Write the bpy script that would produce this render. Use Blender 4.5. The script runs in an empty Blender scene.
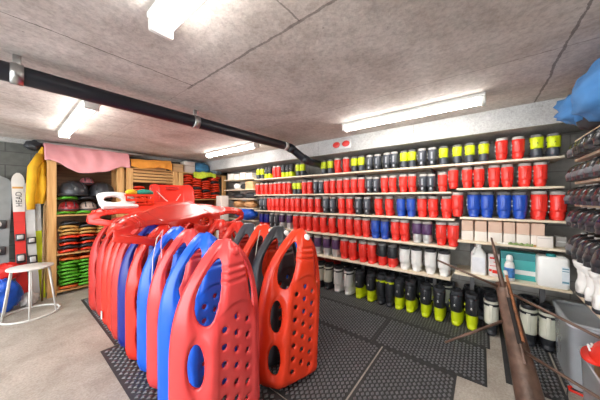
import bpy, bmesh, math, random
from mathutils import Vector, Matrix, noise as mnoise
rnd = random.Random(7)
PI = math.pi
SC = bpy.context.scene
COL = SC.collection

# ------------------------------------------------------------------ camera, world, exposure
CAM_YAW = 51.8
FPX = 232.0
cam_data = bpy.data.cameras.new('camera')
cam_data.sensor_fit = 'HORIZONTAL'
cam_data.sensor_width = 36.0
cam_data.lens = FPX / 600.0 * 36.0
cam_data.shift_y = -1.5 / 600.0
cam_data.clip_start = 0.05
cam = bpy.data.objects.new('camera', cam_data)
COL.objects.link(cam)
cam.location = (0, 0, 1.5)
cam.rotation_euler = (PI / 2, 0, -math.radians(CAM_YAW))
SC.camera = cam
world = bpy.data.worlds.new('world')
SC.world = world
world.use_nodes = True
world.node_tree.nodes['Background'].inputs[0].default_value = (0.9, 0.95, 1.0, 1)
world.node_tree.nodes['Background'].inputs[1].default_value = 4.0  # bright fill, let in where the left wall is left out
TUBE_STRENGTH = 24.0
TUBE_COLOR = (1.0, 0.955, 0.90)
SC.view_settings.view_transform = 'Standard'
SC.view_settings.look = 'None'
SC.view_settings.gamma = 1.0
SC.view_settings.use_curve_mapping = False
SC.view_settings.exposure = 0.8
SC.cycles.use_denoising = True
SC.cycles.max_bounces = 10
SC.cycles.diffuse_bounces = 6

# pixel -> room helpers (only used to measure positions from the photograph)
SA, CA = math.sin(math.radians(CAM_YAW)), math.cos(math.radians(CAM_YAW))
def ray(x, y):
    u = (x - 300.0) / FPX; v = (198.5 - y) / FPX
    return (SA + CA * u, CA - SA * u, v)
def onX(x, y, X): a = ray(x, y); t = X / a[0]; return Vector((X, t * a[1], 1.5 + t * a[2]))
def onY(x, y, Y): a = ray(x, y); t = Y / a[1]; return Vector((t * a[0], Y, 1.5 + t * a[2]))
def onZ(x, y, Z): a = ray(x, y); t = (Z - 1.5) / a[2]; return Vector((t * a[0], t * a[1], Z))
def onT(x, y, t): a = ray(x, y); return Vector((t * a[0], t * a[1], 1.5 + t * a[2]))

# ------------------------------------------------------------------ materials
def lin(c):
    return tuple((v / 12.92 if v <= 0.04045 else ((v + 0.055) / 1.055) ** 2.4) for v in [q / 255.0 for q in c])
MATS = {}
def mat(name, rgb, rough=0.5, metal=0.0, var=0.12, scale=8.0, bump=0.0, bscale=40.0, coat=0.0, alpha=None, trans=0.0):
    if name in MATS: return MATS[name]
    m = bpy.data.materials.new(name); m.use_nodes = True
    nt = m.node_tree; b = nt.nodes['Principled BSDF']
    c = lin(rgb)
    tc = nt.nodes.new('ShaderNodeTexCoord')
    nz = nt.nodes.new('ShaderNodeTexNoise'); nz.inputs['Scale'].default_value = scale; nz.inputs['Detail'].default_value = 5
    nt.links.new(tc.outputs['Object'], nz.inputs['Vector'])
    rp = nt.nodes.new('ShaderNodeValToRGB')
    rp.color_ramp.elements[0].position = 0.3; rp.color_ramp.elements[1].position = 0.7
    rp.color_ramp.elements[0].color = tuple(v * (1 - var) for v in c) + (1,)
    rp.color_ramp.elements[1].color = tuple(min(1, v * (1 + var)) for v in c) + (1,)
    nt.links.new(nz.outputs['Fac'], rp.inputs['Fac'])
    nt.links.new(rp.outputs['Color'], b.inputs['Base Color'])
    b.inputs['Roughness'].default_value = rough
    b.inputs['Metallic'].default_value = metal
    b.inputs['Coat Weight'].default_value = coat
    if trans: b.inputs['Transmission Weight'].default_value = trans; b.inputs['IOR'].default_value = 1.3
    if alpha is not None: b.inputs['Alpha'].default_value = alpha
    if bump:
        n2 = nt.nodes.new('ShaderNodeTexNoise'); n2.inputs['Scale'].default_value = bscale; n2.inputs['Detail'].default_value = 6
        nt.links.new(tc.outputs['Object'], n2.inputs['Vector'])
        bp = nt.nodes.new('ShaderNodeBump'); bp.inputs['Strength'].default_value = bump; bp.inputs['Distance'].default_value = 0.01
        nt.links.new(n2.outputs['Fac'], bp.inputs['Height']); nt.links.new(bp.outputs['Normal'], b.inputs['Normal'])
    MATS[name] = m
    return m

def emit_mat(name, col, s):
    m = bpy.data.materials.new(name); m.use_nodes = True
    b = m.node_tree.nodes['Principled BSDF']
    b.inputs['Base Color'].default_value = (0.9, 0.9, 0.9, 1)
    b.inputs['Emission Color'].default_value = col + (1,)
    b.inputs['Emission Strength'].default_value = s
    return m

def concrete(name, ca, cb, seams=(), stain=(0.55, 0.45, 0.36), stain_amt=0.35, rough=0.85, scale=1.6, pits=True, bump=0.35):
    """blotchy concrete; seams = list of (axis, value, width, lo, hi) dark joint lines in object space"""
    m = bpy.data.materials.new(name); m.use_nodes = True
    nt = m.node_tree; N = nt.nodes; L = nt.links; b = N['Principled BSDF']
    tc = N.new('ShaderNodeTexCoord')
    def noise(sc, det, rg=0.6, dist=0.0):
        n = N.new('ShaderNodeTexNoise'); n.inputs['Scale'].default_value = sc; n.inputs['Detail'].default_value = det
        n.inputs['Roughness'].default_value = rg; n.inputs['Distortion'].default_value = dist
        L.new(tc.outputs['Object'], n.inputs['Vector']); return n
    def ramp(src, p0, p1, c0, c1):
        r = N.new('ShaderNodeValToRGB'); r.color_ramp.elements[0].position = p0; r.color_ramp.elements[1].position = p1
        r.color_ramp.elements[0].color = c0; r.color_ramp.elements[1].color = c1; L.new(src, r.inputs['Fac']); return r
    def mix(fac, a, bb, mode='MIX'):
        x = N.new('ShaderNodeMix'); x.data_type = 'RGBA'; x.blend_type = mode
        if isinstance(fac, float): x.inputs['Factor'].default_value = fac
        else: L.new(fac, x.inputs['Factor'])
        for sock, v in ((x.inputs['A'], a), (x.inputs['B'], bb)):
            if isinstance(v, tuple): sock.default_value = v
            else: L.new(v, sock)
        return x.outputs['Result']
    A = lin(ca) + (1,); B = lin(cb) + (1,)
    base = ramp(noise(scale, 9, 0.65, 0.4).outputs['Fac'], 0.32, 0.68, A, B).outputs['Color']
    st = ramp(noise(scale * 0.6, 6, 0.7, 1.0).outputs['Fac'], 0.48, 0.72, (0, 0, 0, 1), (stain_amt,) * 3 + (1,)).outputs['Color']
    c = mix(st, base, tuple(stain) + (1,), 'MULTIPLY')
    fine = ramp(noise(scale * 22, 4, 0.7).outputs['Fac'], 0.35, 0.6, (0.62, 0.62, 0.62, 1), (1, 1, 1, 1)).outputs['Color']
    c = mix(0.7, c, fine, 'MULTIPLY')
    if pits:
        vo = N.new('ShaderNodeTexVoronoi'); vo.inputs['Scale'].default_value = 14.0
        L.new(tc.outputs['Object'], vo.inputs['Vector'])
        pr = ramp(vo.outputs['Distance'], 0.05, 0.11, (1, 1, 1, 1), (0, 0, 0, 1)).outputs['Color']
        gate = ramp(noise(5.0, 3).outputs['Fac'], 0.55, 0.62, (0, 0, 0, 1), (0.65, 0.65, 0.65, 1)).outputs['Color']
        pf = mix(1.0, pr, gate, 'MULTIPLY')
        c = mix(pf, c, (0.12, 0.11, 0.1, 1))
    if seams:
        sep = N.new('ShaderNodeSeparateXYZ'); L.new(tc.outputs['Object'], sep.inputs[0])
        wob = noise(3.0, 8, 0.8)
        brk = noise(9.0, 4, 0.7)
        for ax, val, wd, lo, hi, dark in seams:
            s = N.new('ShaderNodeMath'); s.operation = 'MULTIPLY_ADD'; L.new(wob.outputs['Fac'], s.inputs[0]); s.inputs[1].default_value = 0.05; s.inputs[2].default_value = -val - 0.025
            a = N.new('ShaderNodeMath'); a.operation = 'ADD'; L.new(sep.outputs[ax], a.inputs[0]); L.new(s.outputs[0], a.inputs[1])
            ab = N.new('ShaderNodeMath'); ab.operation = 'ABSOLUTE'; L.new(a.outputs[0], ab.inputs[0])
            wv = N.new('ShaderNodeMath'); wv.operation = 'MULTIPLY'; L.new(brk.outputs['Fac'], wv.inputs[0]); wv.inputs[1].default_value = wd * 2
            lt = N.new('ShaderNodeMath'); lt.operation = 'LESS_THAN'; L.new(ab.outputs[0], lt.inputs[0]); L.new(wv.outputs[0], lt.inputs[1])
            o = 1 - ax
            g1 = N.new('ShaderNodeMath'); g1.operation = 'GREATER_THAN'; L.new(sep.outputs[o], g1.inputs[0]); g1.inputs[1].default_value = lo
            g2 = N.new('ShaderNodeMath'); g2.operation = 'LESS_THAN'; L.new(sep.outputs[o], g2.inputs[0]); g2.inputs[1].default_value = hi
            m1 = N.new('ShaderNodeMath'); m1.operation = 'MULTIPLY'; L.new(g1.outputs[0], m1.inputs[0]); L.new(g2.outputs[0], m1.inputs[1])
            m2 = N.new('ShaderNodeMath'); m2.operation = 'MULTIPLY'; L.new(m1.outputs[0], m2.inputs[0]); L.new(lt.outputs[0], m2.inputs[1])
            m3 = N.new('ShaderNodeMath'); m3.operation = 'MULTIPLY'; L.new(m2.outputs[0], m3.inputs[0]); m3.inputs[1].default_value = dark
            c = mix(m3.outputs[0], c, (0.07, 0.06, 0.055, 1))
    L.new(c, b.inputs['Base Color'])
    b.inputs['Roughness'].default_value = rough
    bp = N.new('ShaderNodeBump'); bp.inputs['Strength'].default_value = bump; bp.inputs['Distance'].default_value = 0.01
    L.new(noise(scale * 18, 8, 0.7).outputs['Fac'], bp.inputs['Height']); L.new(bp.outputs['Normal'], b.inputs['Normal'])
    return m

def block_wall(name, ca, cb, cm, ax):
    m = bpy.data.materials.new(name); m.use_nodes = True
    nt = m.node_tree; N = nt.nodes; L = nt.links; b = N['Principled BSDF']
    tc = N.new('ShaderNodeTexCoord'); sep = N.new('ShaderNodeSeparateXYZ'); L.new(tc.outputs['Object'], sep.inputs[0])
    cmb = N.new('ShaderNodeCombineXYZ'); L.new(sep.outputs[ax], cmb.inputs[0]); L.new(sep.outputs[2], cmb.inputs[1])
    br = N.new('ShaderNodeTexBrick'); L.new(cmb.outputs[0], br.inputs['Vector'])
    br.inputs['Color1'].default_value = lin(ca) + (1,); br.inputs['Color2'].default_value = lin(cb) + (1,); br.inputs['Mortar'].default_value = lin(cm) + (1,)
    br.inputs['Scale'].default_value = 1.0; br.inputs['Brick Width'].default_value = 0.5; br.inputs['Row Height'].default_value = 0.2
    br.inputs['Mortar Size'].default_value = 0.006
    nz = N.new('ShaderNodeTexNoise'); nz.inputs['Scale'].default_value = 14; nz.inputs['Detail'].default_value = 8; L.new(tc.outputs['Object'], nz.inputs['Vector'])
    rp = N.new('ShaderNodeValToRGB'); rp.color_ramp.elements[0].position = 0.3; rp.color_ramp.elements[0].color = (0.72, 0.72, 0.72, 1); rp.color_ramp.elements[1].position = 0.65
    L.new(nz.outputs['Fac'], rp.inputs['Fac'])
    x = N.new('ShaderNodeMix'); x.data_type = 'RGBA'; x.blend_type = 'MULTIPLY'; x.inputs['Factor'].default_value = 0.8
    L.new(br.outputs['Color'], x.inputs['A']); L.new(rp.outputs['Color'], x.inputs['B']); L.new(x.outputs['Result'], b.inputs['Base Color'])
    b.inputs['Roughness'].default_value = 0.9
    bp = N.new('ShaderNodeBump'); bp.inputs['Strength'].default_value = 0.4; bp.inputs['Distance'].default_value = 0.01
    L.new(nz.outputs['Fac'], bp.inputs['Height']); L.new(bp.outputs['Normal'], b.inputs['Normal'])
    return m

def wood(name, ca, cb, rough=0.6, ax=2):
    m = bpy.data.materials.new(name); m.use_nodes = True
    nt = m.node_tree; N = nt.nodes; L = nt.links; b = N['Principled BSDF']
    tc = N.new('ShaderNodeTexCoord'); mp = N.new('ShaderNodeMapping'); L.new(tc.outputs['Object'], mp.inputs['Vector'])
    sc = [14, 14, 14]; sc[ax] = 0.9
    mp.inputs['Scale'].default_value = sc
    nz = N.new('ShaderNodeTexNoise'); nz.inputs['Scale'].default_value = 2.2; nz.inputs['Detail'].default_value = 7; nz.inputs['Distortion'].default_value = 0.6
    L.new(mp.outputs[0], nz.inputs['Vector'])
    rp = N.new('ShaderNodeValToRGB'); rp.color_ramp.elements[0].position = 0.35; rp.color_ramp.elements[1].position = 0.65
    rp.color_ramp.elements[0].color = lin(ca) + (1,); rp.color_ramp.elements[1].color = lin(cb) + (1,)
    L.new(nz.outputs['Fac'], rp.inputs['Fac']); L.new(rp.outputs['Color'], b.inputs['Base Color'])
    b.inputs['Roughness'].default_value = rough
    return m

# ------------------------------------------------------------------ mesh helpers
class MB:
    def __init__(s): s.v = []; s.f = []; s.sm = []
    def add(s, vs, fs, smooth=False, M=None):
        o = len(s.v)
        s.v += [tuple(M @ Vector(p)) if M else tuple(p) for p in vs]
        s.f += [tuple(i + o for i in f) for f in fs]; s.sm += [smooth] * len(fs)
        return s
    def box(s, x0, x1, y0, y1, z0, z1, bev=0.0, M=None, seg=2):
        if bev <= 0:
            vs = [(x0, y0, z0), (x1, y0, z0), (x1, y1, z0), (x0, y1, z0), (x0, y0, z1), (x1, y0, z1), (x1, y1, z1), (x0, y1, z1)]
            fs = [(0, 3, 2, 1), (4, 5, 6, 7), (0, 1, 5, 4), (1, 2, 6, 5), (2, 3, 7, 6), (3, 0, 4, 7)]
            return s.add(vs, fs, False, M)
        bm = bmesh.new(); bmesh.ops.create_cube(bm, size=1.0)
        for v in bm.verts:
            v.co = Vector(((x0 + x1) / 2 + v.co.x * (x1 - x0), (y0 + y1) / 2 + v.co.y * (y1 - y0), (z0 + z1) / 2 + v.co.z * (z1 - z0)))
        bmesh.ops.bevel(bm, geom=list(bm.edges), offset=bev, segments=seg, profile=0.5, affect='EDGES')
        bm.verts.index_update()
        vs = [v.co.copy() for v in bm.verts]; fs = [tuple(v.index for v in f.verts) for f in bm.faces]; bm.free()
        return s.add(vs, fs, True, M)
    def loft(s, rings, cap0=True, cap1=True, smooth=True, M=None):
        n = len(rings[0]); vs = [p for r in rings for p in r]; fs = []
        for i in range(len(rings) - 1):
            for j in range(n):
                k = (j + 1) % n
                fs.append((i * n + j, i * n + k, (i + 1) * n + k, (i + 1) * n + j))
        if cap0: fs.append(tuple(reversed(range(n))))
        if cap1: fs.append(tuple((len(rings) - 1) * n + j for j in range(n)))
        return s.add(vs, fs, smooth, M)
    def tube(s, pts, r, n=10, caps=True, M=None, closed=False):
        pts = [Vector(p) for p in pts]; m = len(pts)
        rr = r if isinstance(r, (list, tuple)) else [r] * m
        rings = []; up = None
        for i in range(m):
            if closed: d = (pts[(i + 1) % m] - pts[(i - 1) % m])
            else: d = pts[min(i + 1, m - 1)] - pts[max(i - 1, 0)]
            d.normalize()
            if up is None:
                up = Vector((0, 0, 1)) if abs(d.z) < 0.9 else Vector((1, 0, 0))
            a = d.cross(up).normalized(); up = a.cross(d).normalized()
            rings.append([pts[i] + (a * math.cos(2 * PI * k / n) + up * math.sin(2 * PI * k / n)) * rr[i] for k in range(n)])
        if closed: rings.append(rings[0]); caps = False
        return s.loft(rings, caps, caps, True, M)
    def lathe(s, prof, n=20, c=(0, 0, 0), M=None, caps=True):
        rings = [[(c[0] + r * math.cos(2 * PI * k / n), c[1] + r * math.sin(2 * PI * k / n), c[2] + z) for k in range(n)] for r, z in prof]
        return s.loft(rings, caps, caps, True, M)
    def grid(s, fn, nu, nv, M=None, smooth=True):
        vs = [fn(i / nu, j / nv) for j in range(nv + 1) for i in range(nu + 1)]
        fs = [(j * (nu + 1) + i, j * (nu + 1) + i + 1, (j + 1) * (nu + 1) + i + 1, (j + 1) * (nu + 1) + i) for j in range(nv) for i in range(nu)]
        return s.add(vs, fs, smooth, M)
    def mesh(s, name):
        me = bpy.data.meshes.new(name); me.from_pydata(s.v, [], s.f); me.update()
        me.polygons.foreach_set('use_smooth', s.sm)
        return me
    def build(s, name, m, parent=None, loc=None, auto=None):
        return put(name, s.mesh(name), m, parent, loc)

def put(name, me, m, parent=None, loc=None, rot=None):
    o = bpy.data.objects.new(name, me); COL.objects.link(o)
    if m is not None:
        if len(me.materials) == 0: me.materials.append(m)
        if me.materials[0] is not m:
            o.material_slots[0].link = 'OBJECT'; o.material_slots[0].material = m
    if parent: o.parent = parent
    if loc: o.location = loc
    if rot: o.rotation_euler = rot
    return o
def smooth_by_angle(me, deg=40):
    me.set_sharp_from_angle(angle=math.radians(deg)) if hasattr(me, 'set_sharp_from_angle') else None
def tag(o, label=None, cat=None, group=None, kind=None):
    if label: o['label'] = label
    if cat: o['category'] = cat
    if group: o['group'] = group
    if kind: o['kind'] = kind
    return o
def thing(name, label, cat, loc=(0, 0, 0), rz=0.0, group=None, scale=None):
    o = bpy.data.objects.new(name, None); COL.objects.link(o)
    o.empty_display_size = 0.1
    o.location = loc; o.rotation_euler = (0, 0, rz)
    if scale: o.scale = (scale,) * 3
    return tag(o, label, cat, group)
def solid(me, th, sub=0, offset=-1.0):
    o = bpy.data.objects.new('tmp', me); COL.objects.link(o)
    md = o.modifiers.new('s', 'SOLIDIFY'); md.thickness = th; md.offset = offset
    if sub:
        m2 = o.modifiers.new('b', 'SUBSURF'); m2.levels = sub; m2.render_levels = sub
    dg = bpy.context.evaluated_depsgraph_get(); dg.update()
    nm = bpy.data.meshes.new_from_object(o.evaluated_get(dg))
    bpy.data.objects.remove(o); nm.name = me.name + '_solid'
    for p in nm.polygons: p.use_smooth = True
    return nm
def sell(cx, cy, a, b, z, n=20, e=2.4):
    r = []
    for k in range(n):
        t = 2 * PI * k / n; c, s_ = math.cos(t), math.sin(t)
        r.append((cx + a * math.copysign(abs(c) ** (2 / e), c), cy + b * math.copysign(abs(s_) ** (2 / e), s_), z))
    return r
ONES = ['', 'first', 'second', 'third', 'fourth', 'fifth', 'sixth', 'seventh', 'eighth', 'ninth', 'tenth', 'eleventh', 'twelfth', 'thirteenth', 'fourteenth', 'fifteenth', 'sixteenth', 'seventeenth', 'eighteenth', 'nineteenth']
TENS = {2: ('twentieth', 'twenty'), 3: ('thirtieth', 'thirty'), 4: ('fortieth', 'forty')}
def nth(n):
    if n < 20: return ONES[n]
    a, b = TENS[n // 10]
    return a if n % 10 == 0 else b + '-' + ONES[n % 10]

# ------------------------------------------------------------------ the setting
XL, XR, YF, YB, ZC = -3.2, 3.80, -0.95, 5.55, 2.4
m_ceil = concrete('ceiling_concrete', (170, 161, 153), (216, 211, 205),
    seams=[(0, 0.925, 0.008, -1, 1.9, 0.6), (0, 0.925, 0.003, 1.9, 6, 0.35), (1, -0.385, 0.007, -4, 4, 0.65), (1, 1.82, 0.005, -4, 0.925, 0.7), (1, 0.73, 0.004, -2, 0.925, 0.6),
           (0, 2.05, 0.004, -1, 3.0, 0.4), (1, 3.2, 0.004, -2, 3.1, 0.5), (1, 4.4, 0.004, -2, 3.1, 0.4)],
    stain=(0.62, 0.50, 0.42), stain_amt=0.55)
m_floor = concrete('floor_concrete', (158, 150, 138), (194, 188, 177), stain=(0.7, 0.64, 0.56), stain_amt=0.4, rough=0.7, scale=2.6, pits=False, bump=0.15)
m_beam = concrete('beam_concrete', (160, 160, 158), (192, 192, 190), seams=[(1, 0.66, 0.003, 0, 9, 0.4), (1, 2.05, 0.003, 0, 9, 0.4), (1, 3.6, 0.003, 0, 9, 0.4)], stain=(0.72, 0.68, 0.6), stain_amt=0.35, scale=3.0)
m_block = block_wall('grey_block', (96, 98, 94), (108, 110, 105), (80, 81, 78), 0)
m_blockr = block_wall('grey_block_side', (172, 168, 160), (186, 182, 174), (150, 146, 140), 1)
def struct(name, mb, m):
    return tag(mb.build(name, m), kind='structure')
struct('floor', MB().box(XL - 0.1, XR + 0.1, YF - 0.1, YB + 0.1, -0.12, 0.0), m_floor)
struct('ceiling', MB().box(XL - 0.1, XR + 0.1, YF - 0.1, YB + 0.1, ZC, ZC + 0.12), m_ceil)
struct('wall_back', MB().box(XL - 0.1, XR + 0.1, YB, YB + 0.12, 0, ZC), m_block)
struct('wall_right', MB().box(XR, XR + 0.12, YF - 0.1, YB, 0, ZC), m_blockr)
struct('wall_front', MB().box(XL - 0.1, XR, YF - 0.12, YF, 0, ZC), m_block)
struct('trim_2', MB().box(XL, 3.0, YB - 0.05, YB, 2.335, ZC), m_beam)
struct('trim_1', MB().box(3.07, 3.60, YF, YB, 2.18, ZC), m_beam)

# ------------------------------------------------------------------ common materials
RED = mat('red_plastic', (222, 52, 38), 0.27, var=0.06)
PINKRED = mat('faded_red_plastic', (224, 70, 70), 0.27, var=0.06)
ORED = mat('orange_red_plastic', (230, 62, 32), 0.27, var=0.06)
DRED = mat('dark_red_plastic', (190, 44, 38), 0.4, var=0.08)
BLUE = mat('blue_plastic', (26, 96, 218), 0.30, var=0.08)
NAVY = mat('navy_plastic', (16, 34, 132), 0.35, var=0.08)
BLACK = mat('black_plastic', (44, 46, 50), 0.34, var=0.15)
CHAR = mat('charcoal_plastic', (66, 70, 78), 0.32, var=0.15)
GREY = mat('grey_fabric', (112, 112, 112), 0.8, bump=0.2)
LGREY = mat('light_grey_fabric', (186, 182, 176), 0.75, bump=0.2)
DGREY = mat('dark_grey_fabric', (58, 60, 64), 0.8, bump=0.2)
WHITE = mat('white_plastic', (232, 232, 228), 0.4, var=0.04)
SILVER = mat('silver_plastic', (186, 186, 184), 0.3, metal=0.25, var=0.06)
STEEL = mat('steel', (170, 170, 168), 0.32, metal=0.9)
LIME = mat('lime_plastic', (206, 222, 20), 0.36, var=0.05)
PURPLE = mat('purple_plastic', (86, 58, 98), 0.36, var=0.1)
CREAM = mat('cream_panel', (222, 222, 204), 0.42, var=0.05)
RBLUE = mat('royal_blue_boot_plastic', (34, 76, 172), 0.28, var=0.08)
RRED = mat('red_boot_plastic', (230, 56, 46), 0.27, var=0.07)
GREEN = mat('green_plastic', (92, 178, 42), 0.42, var=0.1)
ORANGE = mat('orange_plastic', (222, 106, 44), 0.45)
TAN = mat('tan_plastic', (196, 150, 78), 0.5)
BOARD = wood('pale_shelf_board', (214, 198, 170), (232, 220, 198), 0.55, ax=1)
BOARDX = wood('pale_shelf_board_side', (206, 188, 158), (228, 214, 190), 0.55, ax=0)
PINE = wood('pine_timber', (194, 144, 84), (222, 178, 116), 0.6, ax=2)
SHADEW = wood('shaded_back_board', (84, 62, 42), (110, 82, 56), 0.7, ax=0)  # darkened to paint the rack interior's shade onto the back panel
PINEX = wood('pine_timber_long', (184, 136, 80), (212, 168, 108), 0.6, ax=0)

# ------------------------------------------------------------------ ceiling lights
TUBE = emit_mat('lit_diffuser', TUBE_COLOR, TUBE_STRENGTH)
HOUS = mat('white_light_housing', (225, 224, 218), 0.45, var=0.04)
def ceiling_light(xc, y0, y1, label):
    t = thing('ceiling_light', label, 'light', (xc, (y0 + y1) / 2, ZC), group='fluorescent batten lights')
    h = (y1 - y0) / 2
    MB().box(-0.06, 0.06, -h, h, -0.032, 0, 0.006).build('housing', HOUS, t)
    rings = []
    for y in (-h + 0.03, h - 0.03):
        rings.append([(0.050 * math.cos(a), y, -0.032 - 0.05 * math.sin(a)) for a in [PI * k / 12 for k in range(13)]])
    MB().loft(rings, True, True).build('diffuser', TUBE, t)
    for s in (-1, 1):
        y = s * (h - 0.015)
        MB().box(-0.055, 0.055, y - 0.015, y + 0.015, -0.09, -0.03, 0.008).build('end_cap', HOUS, t)
ceiling_light(0.48, -0.15, 1.27, 'white fluorescent light cropped by the top edge of the photo')
ceiling_light(0.49, 2.80, 4.42, 'white fluorescent light above the wooden racks, behind the black pipe')
ceiling_light(-1.55, 0.2, 1.6, 'added unseen fluorescent fill light over the near left side')  # batten added out of view to lift the dim shadows
ceiling_light(-1.55, 2.85, 4.25, 'added unseen fluorescent fill light over the far left side')  # second added batten, unseen, fills the room from the far left
ceiling_light(2.56, -0.02, 1.33, 'long white fluorescent light in front of the concrete beam, above the boots')
ceiling_light(2.50, 2.85, 4.30, 'white fluorescent light behind the pipe near the boot shelf far end')

# ------------------------------------------------------------------ black drain pipe
PIPE = mat('black_pipe', (26, 28, 36), 0.38, var=0.1)
pt = thing('drain_pipe', 'thick black drain pipe hung under the ceiling, bending down into the beam', 'pipe', (0, 2.30, 2.28))
pts = [(-3.1, 0, 0.0), (0.5, 0, 0), (1.6, 0, 0), (2.58, 0, 0), (2.66, -0.012, -0.015), (2.72, -0.035, -0.045), (2.84, -0.135, -0.165), (2.89, -0.165, -0.197), (2.97, -0.18, -0.21), (3.2, -0.17, -0.212), (3.79, -0.12, -0.212)]
MB().tube(pts, 0.0585, 22).build('pipe_run', PIPE, pt)
for (x, z) in ((0.045, 0.0), (1.197, 0.0), (2.56, 0.0)):
    c = MB().tube([(x - 0.028, 0, z), (x - 0.0279, 0, z), (x + 0.0279, 0, z), (x + 0.028, 0, z)], [0.052, 0.066, 0.066, 0.052], 22)
    if x < 2: c.box(x - 0.018, x + 0.018, -0.012, 0.012, 0.06, 0.12, 0.003)
    c.build('pipe_clamp', STEEL if x < 2 else LGREY, pt)
for (a, b) in (((2.64, -0.006, -0.008), (2.71, -0.03, -0.038)), ((2.83, -0.127, -0.155), (2.90, -0.168, -0.2))):
    MB().tube([a, b], 0.066, 20).build('elbow_collar', PIPE, pt)

# ------------------------------------------------------------------ rubber mats
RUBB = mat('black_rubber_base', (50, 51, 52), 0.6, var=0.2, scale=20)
RUB = mat('rubber_knob_glint', (106, 107, 109), 0.28, var=0.2, scale=20)  # knobs coloured lighter to paint the glints on dark rubber
RUB2 = mat('worn_rubber_knob_glint', (98, 98, 98), 0.45, var=0.2, scale=20)  # smoother strip, its knobs also lightened to stand for glints
def rubber_mat(x0, x1, y0, y1, label, px=0.05, py=0.032, along='x', m=RUB, hh=0.008):
    t = MB(); z0 = 0.004
    t.box(x0, x1, y0, y1, 0.0, z0)
    nb = len(t.f)
    nx = int((x1 - x0 - 0.02) / px); ny = int((y1 - y0 - 0.02) / py)
    for j in range(ny):
        for i in range(nx):
            cx = x0 + 0.015 + px * (i + 0.5 + (0.5 if j % 2 else 0)); cy = y0 + 0.015 + py * (j + 0.5)
            if cx + px * 0.42 > x1 or cy + py * 0.4 > y1: continue
            a, b = px * 0.40, py * 0.44
            vs = [(cx - a, cy, z0), (cx, cy - b, z0), (cx + a, cy, z0), (cx, cy + b, z0),
                  (cx - a * 0.62, cy, z0 + hh), (cx, cy - b * 0.62, z0 + hh), (cx + a * 0.62, cy, z0 + hh), (cx, cy + b * 0.62, z0 + hh)]
            t.add(vs, [(0, 1, 5, 4), (1, 2, 6, 5), (2, 3, 7, 6), (3, 0, 4, 7), (4, 5, 6, 7)])
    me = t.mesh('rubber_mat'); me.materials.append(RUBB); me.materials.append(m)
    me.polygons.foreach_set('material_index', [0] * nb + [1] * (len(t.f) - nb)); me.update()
    o = bpy.data.objects.new('rubber_mat', me); COL.objects.link(o)
    return tag(o, label, 'mat', 'black rubber floor mats')
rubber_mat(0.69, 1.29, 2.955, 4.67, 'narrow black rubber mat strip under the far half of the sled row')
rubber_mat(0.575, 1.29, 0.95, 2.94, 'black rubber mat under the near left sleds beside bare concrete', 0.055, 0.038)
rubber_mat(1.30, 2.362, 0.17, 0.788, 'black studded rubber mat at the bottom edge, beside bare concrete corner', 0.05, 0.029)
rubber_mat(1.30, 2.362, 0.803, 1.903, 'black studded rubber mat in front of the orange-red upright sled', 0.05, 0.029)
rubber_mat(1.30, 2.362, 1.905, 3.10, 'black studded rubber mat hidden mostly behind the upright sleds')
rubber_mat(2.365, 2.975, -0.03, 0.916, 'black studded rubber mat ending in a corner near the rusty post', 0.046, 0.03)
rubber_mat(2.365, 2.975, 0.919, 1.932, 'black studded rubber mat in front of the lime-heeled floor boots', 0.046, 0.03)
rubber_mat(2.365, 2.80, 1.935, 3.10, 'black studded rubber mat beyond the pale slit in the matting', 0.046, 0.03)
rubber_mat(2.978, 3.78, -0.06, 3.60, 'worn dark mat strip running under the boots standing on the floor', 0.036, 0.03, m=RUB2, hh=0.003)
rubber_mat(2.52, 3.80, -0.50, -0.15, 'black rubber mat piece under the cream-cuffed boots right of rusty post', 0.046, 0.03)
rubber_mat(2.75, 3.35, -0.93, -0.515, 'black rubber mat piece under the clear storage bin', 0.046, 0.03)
MATZ = 0.012

# ------------------------------------------------------------------ boot shelving on the right wall
SX = 3.14
def shelving(name, label, rows, y0, y1, ends, extra=None):
    t = thing(name, label, 'shelving', (3.5, (y0 + y1) / 2, 0))
    yo = (y0 + y1) / 2
    for z, a, b in rows:
        MB().box(SX - 3.5, 0.06, a - yo, b - yo, z - 0.022, z, 0.003).build('shelf_board', BOARD, t)
    for y in ends:
        MB().box(0.02, 0.058, y - 0.02 - yo, y + 0.02 - yo, 0, 1.97).build('upright', GREY, t)
        for z, a, b in rows:
            if a - 0.01 <= y <= b + 0.01:
                MB().add([(0.03, y - 0.008 - yo, z - 0.022), (-0.26, y - 0.008 - yo, z - 0.022), (0.03, y - 0.008 - yo, z - 0.12), (0.03, y + 0.008 - yo, z - 0.022), (-0.26, y + 0.008 - yo, z - 0.022), (0.03, y + 0.008 - yo, z - 0.12)],
                         [(0, 1, 2), (3, 5, 4), (0, 3, 4, 1), (1, 4, 5, 2), (2, 5, 3, 0)]).build('bracket', GREY, t)
    return t
Z1 = 1.893; Z2L, Z2R = 1.578, 1.615; Z3L, Z3R = 1.266, 1.293; Z4L, Z4R = 0.943, 1.033; Z5L, Z5R = 0.578, 0.665
YS = 0.25
shelving('boot_shelving', 'long wall shelving of pale boards holding rows of ski boots', [(Z1, YS + 0.001, 3.66), (Z2L, YS + 0.03, 3.66), (Z3L, YS, 3.66), (Z4L, YS - 0.01, 3.66), (Z5L, YS + 0.04, 3.66)], YS, 3.66, (0.5, 1.5, 2.5, 3.5))
shelving('boot_shelving', 'short shelving bay at the right end holding boots, cartons and canisters', [(Z1, -0.585, YS - 0.001), (Z2R, -0.585, YS - 0.02), (Z3R, -0.61, YS - 0.05), (Z4R, -0.635, YS - 0.03), (Z5R, -0.635, YS)], -0.6, YS, (-0.5, 0.1))

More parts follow.
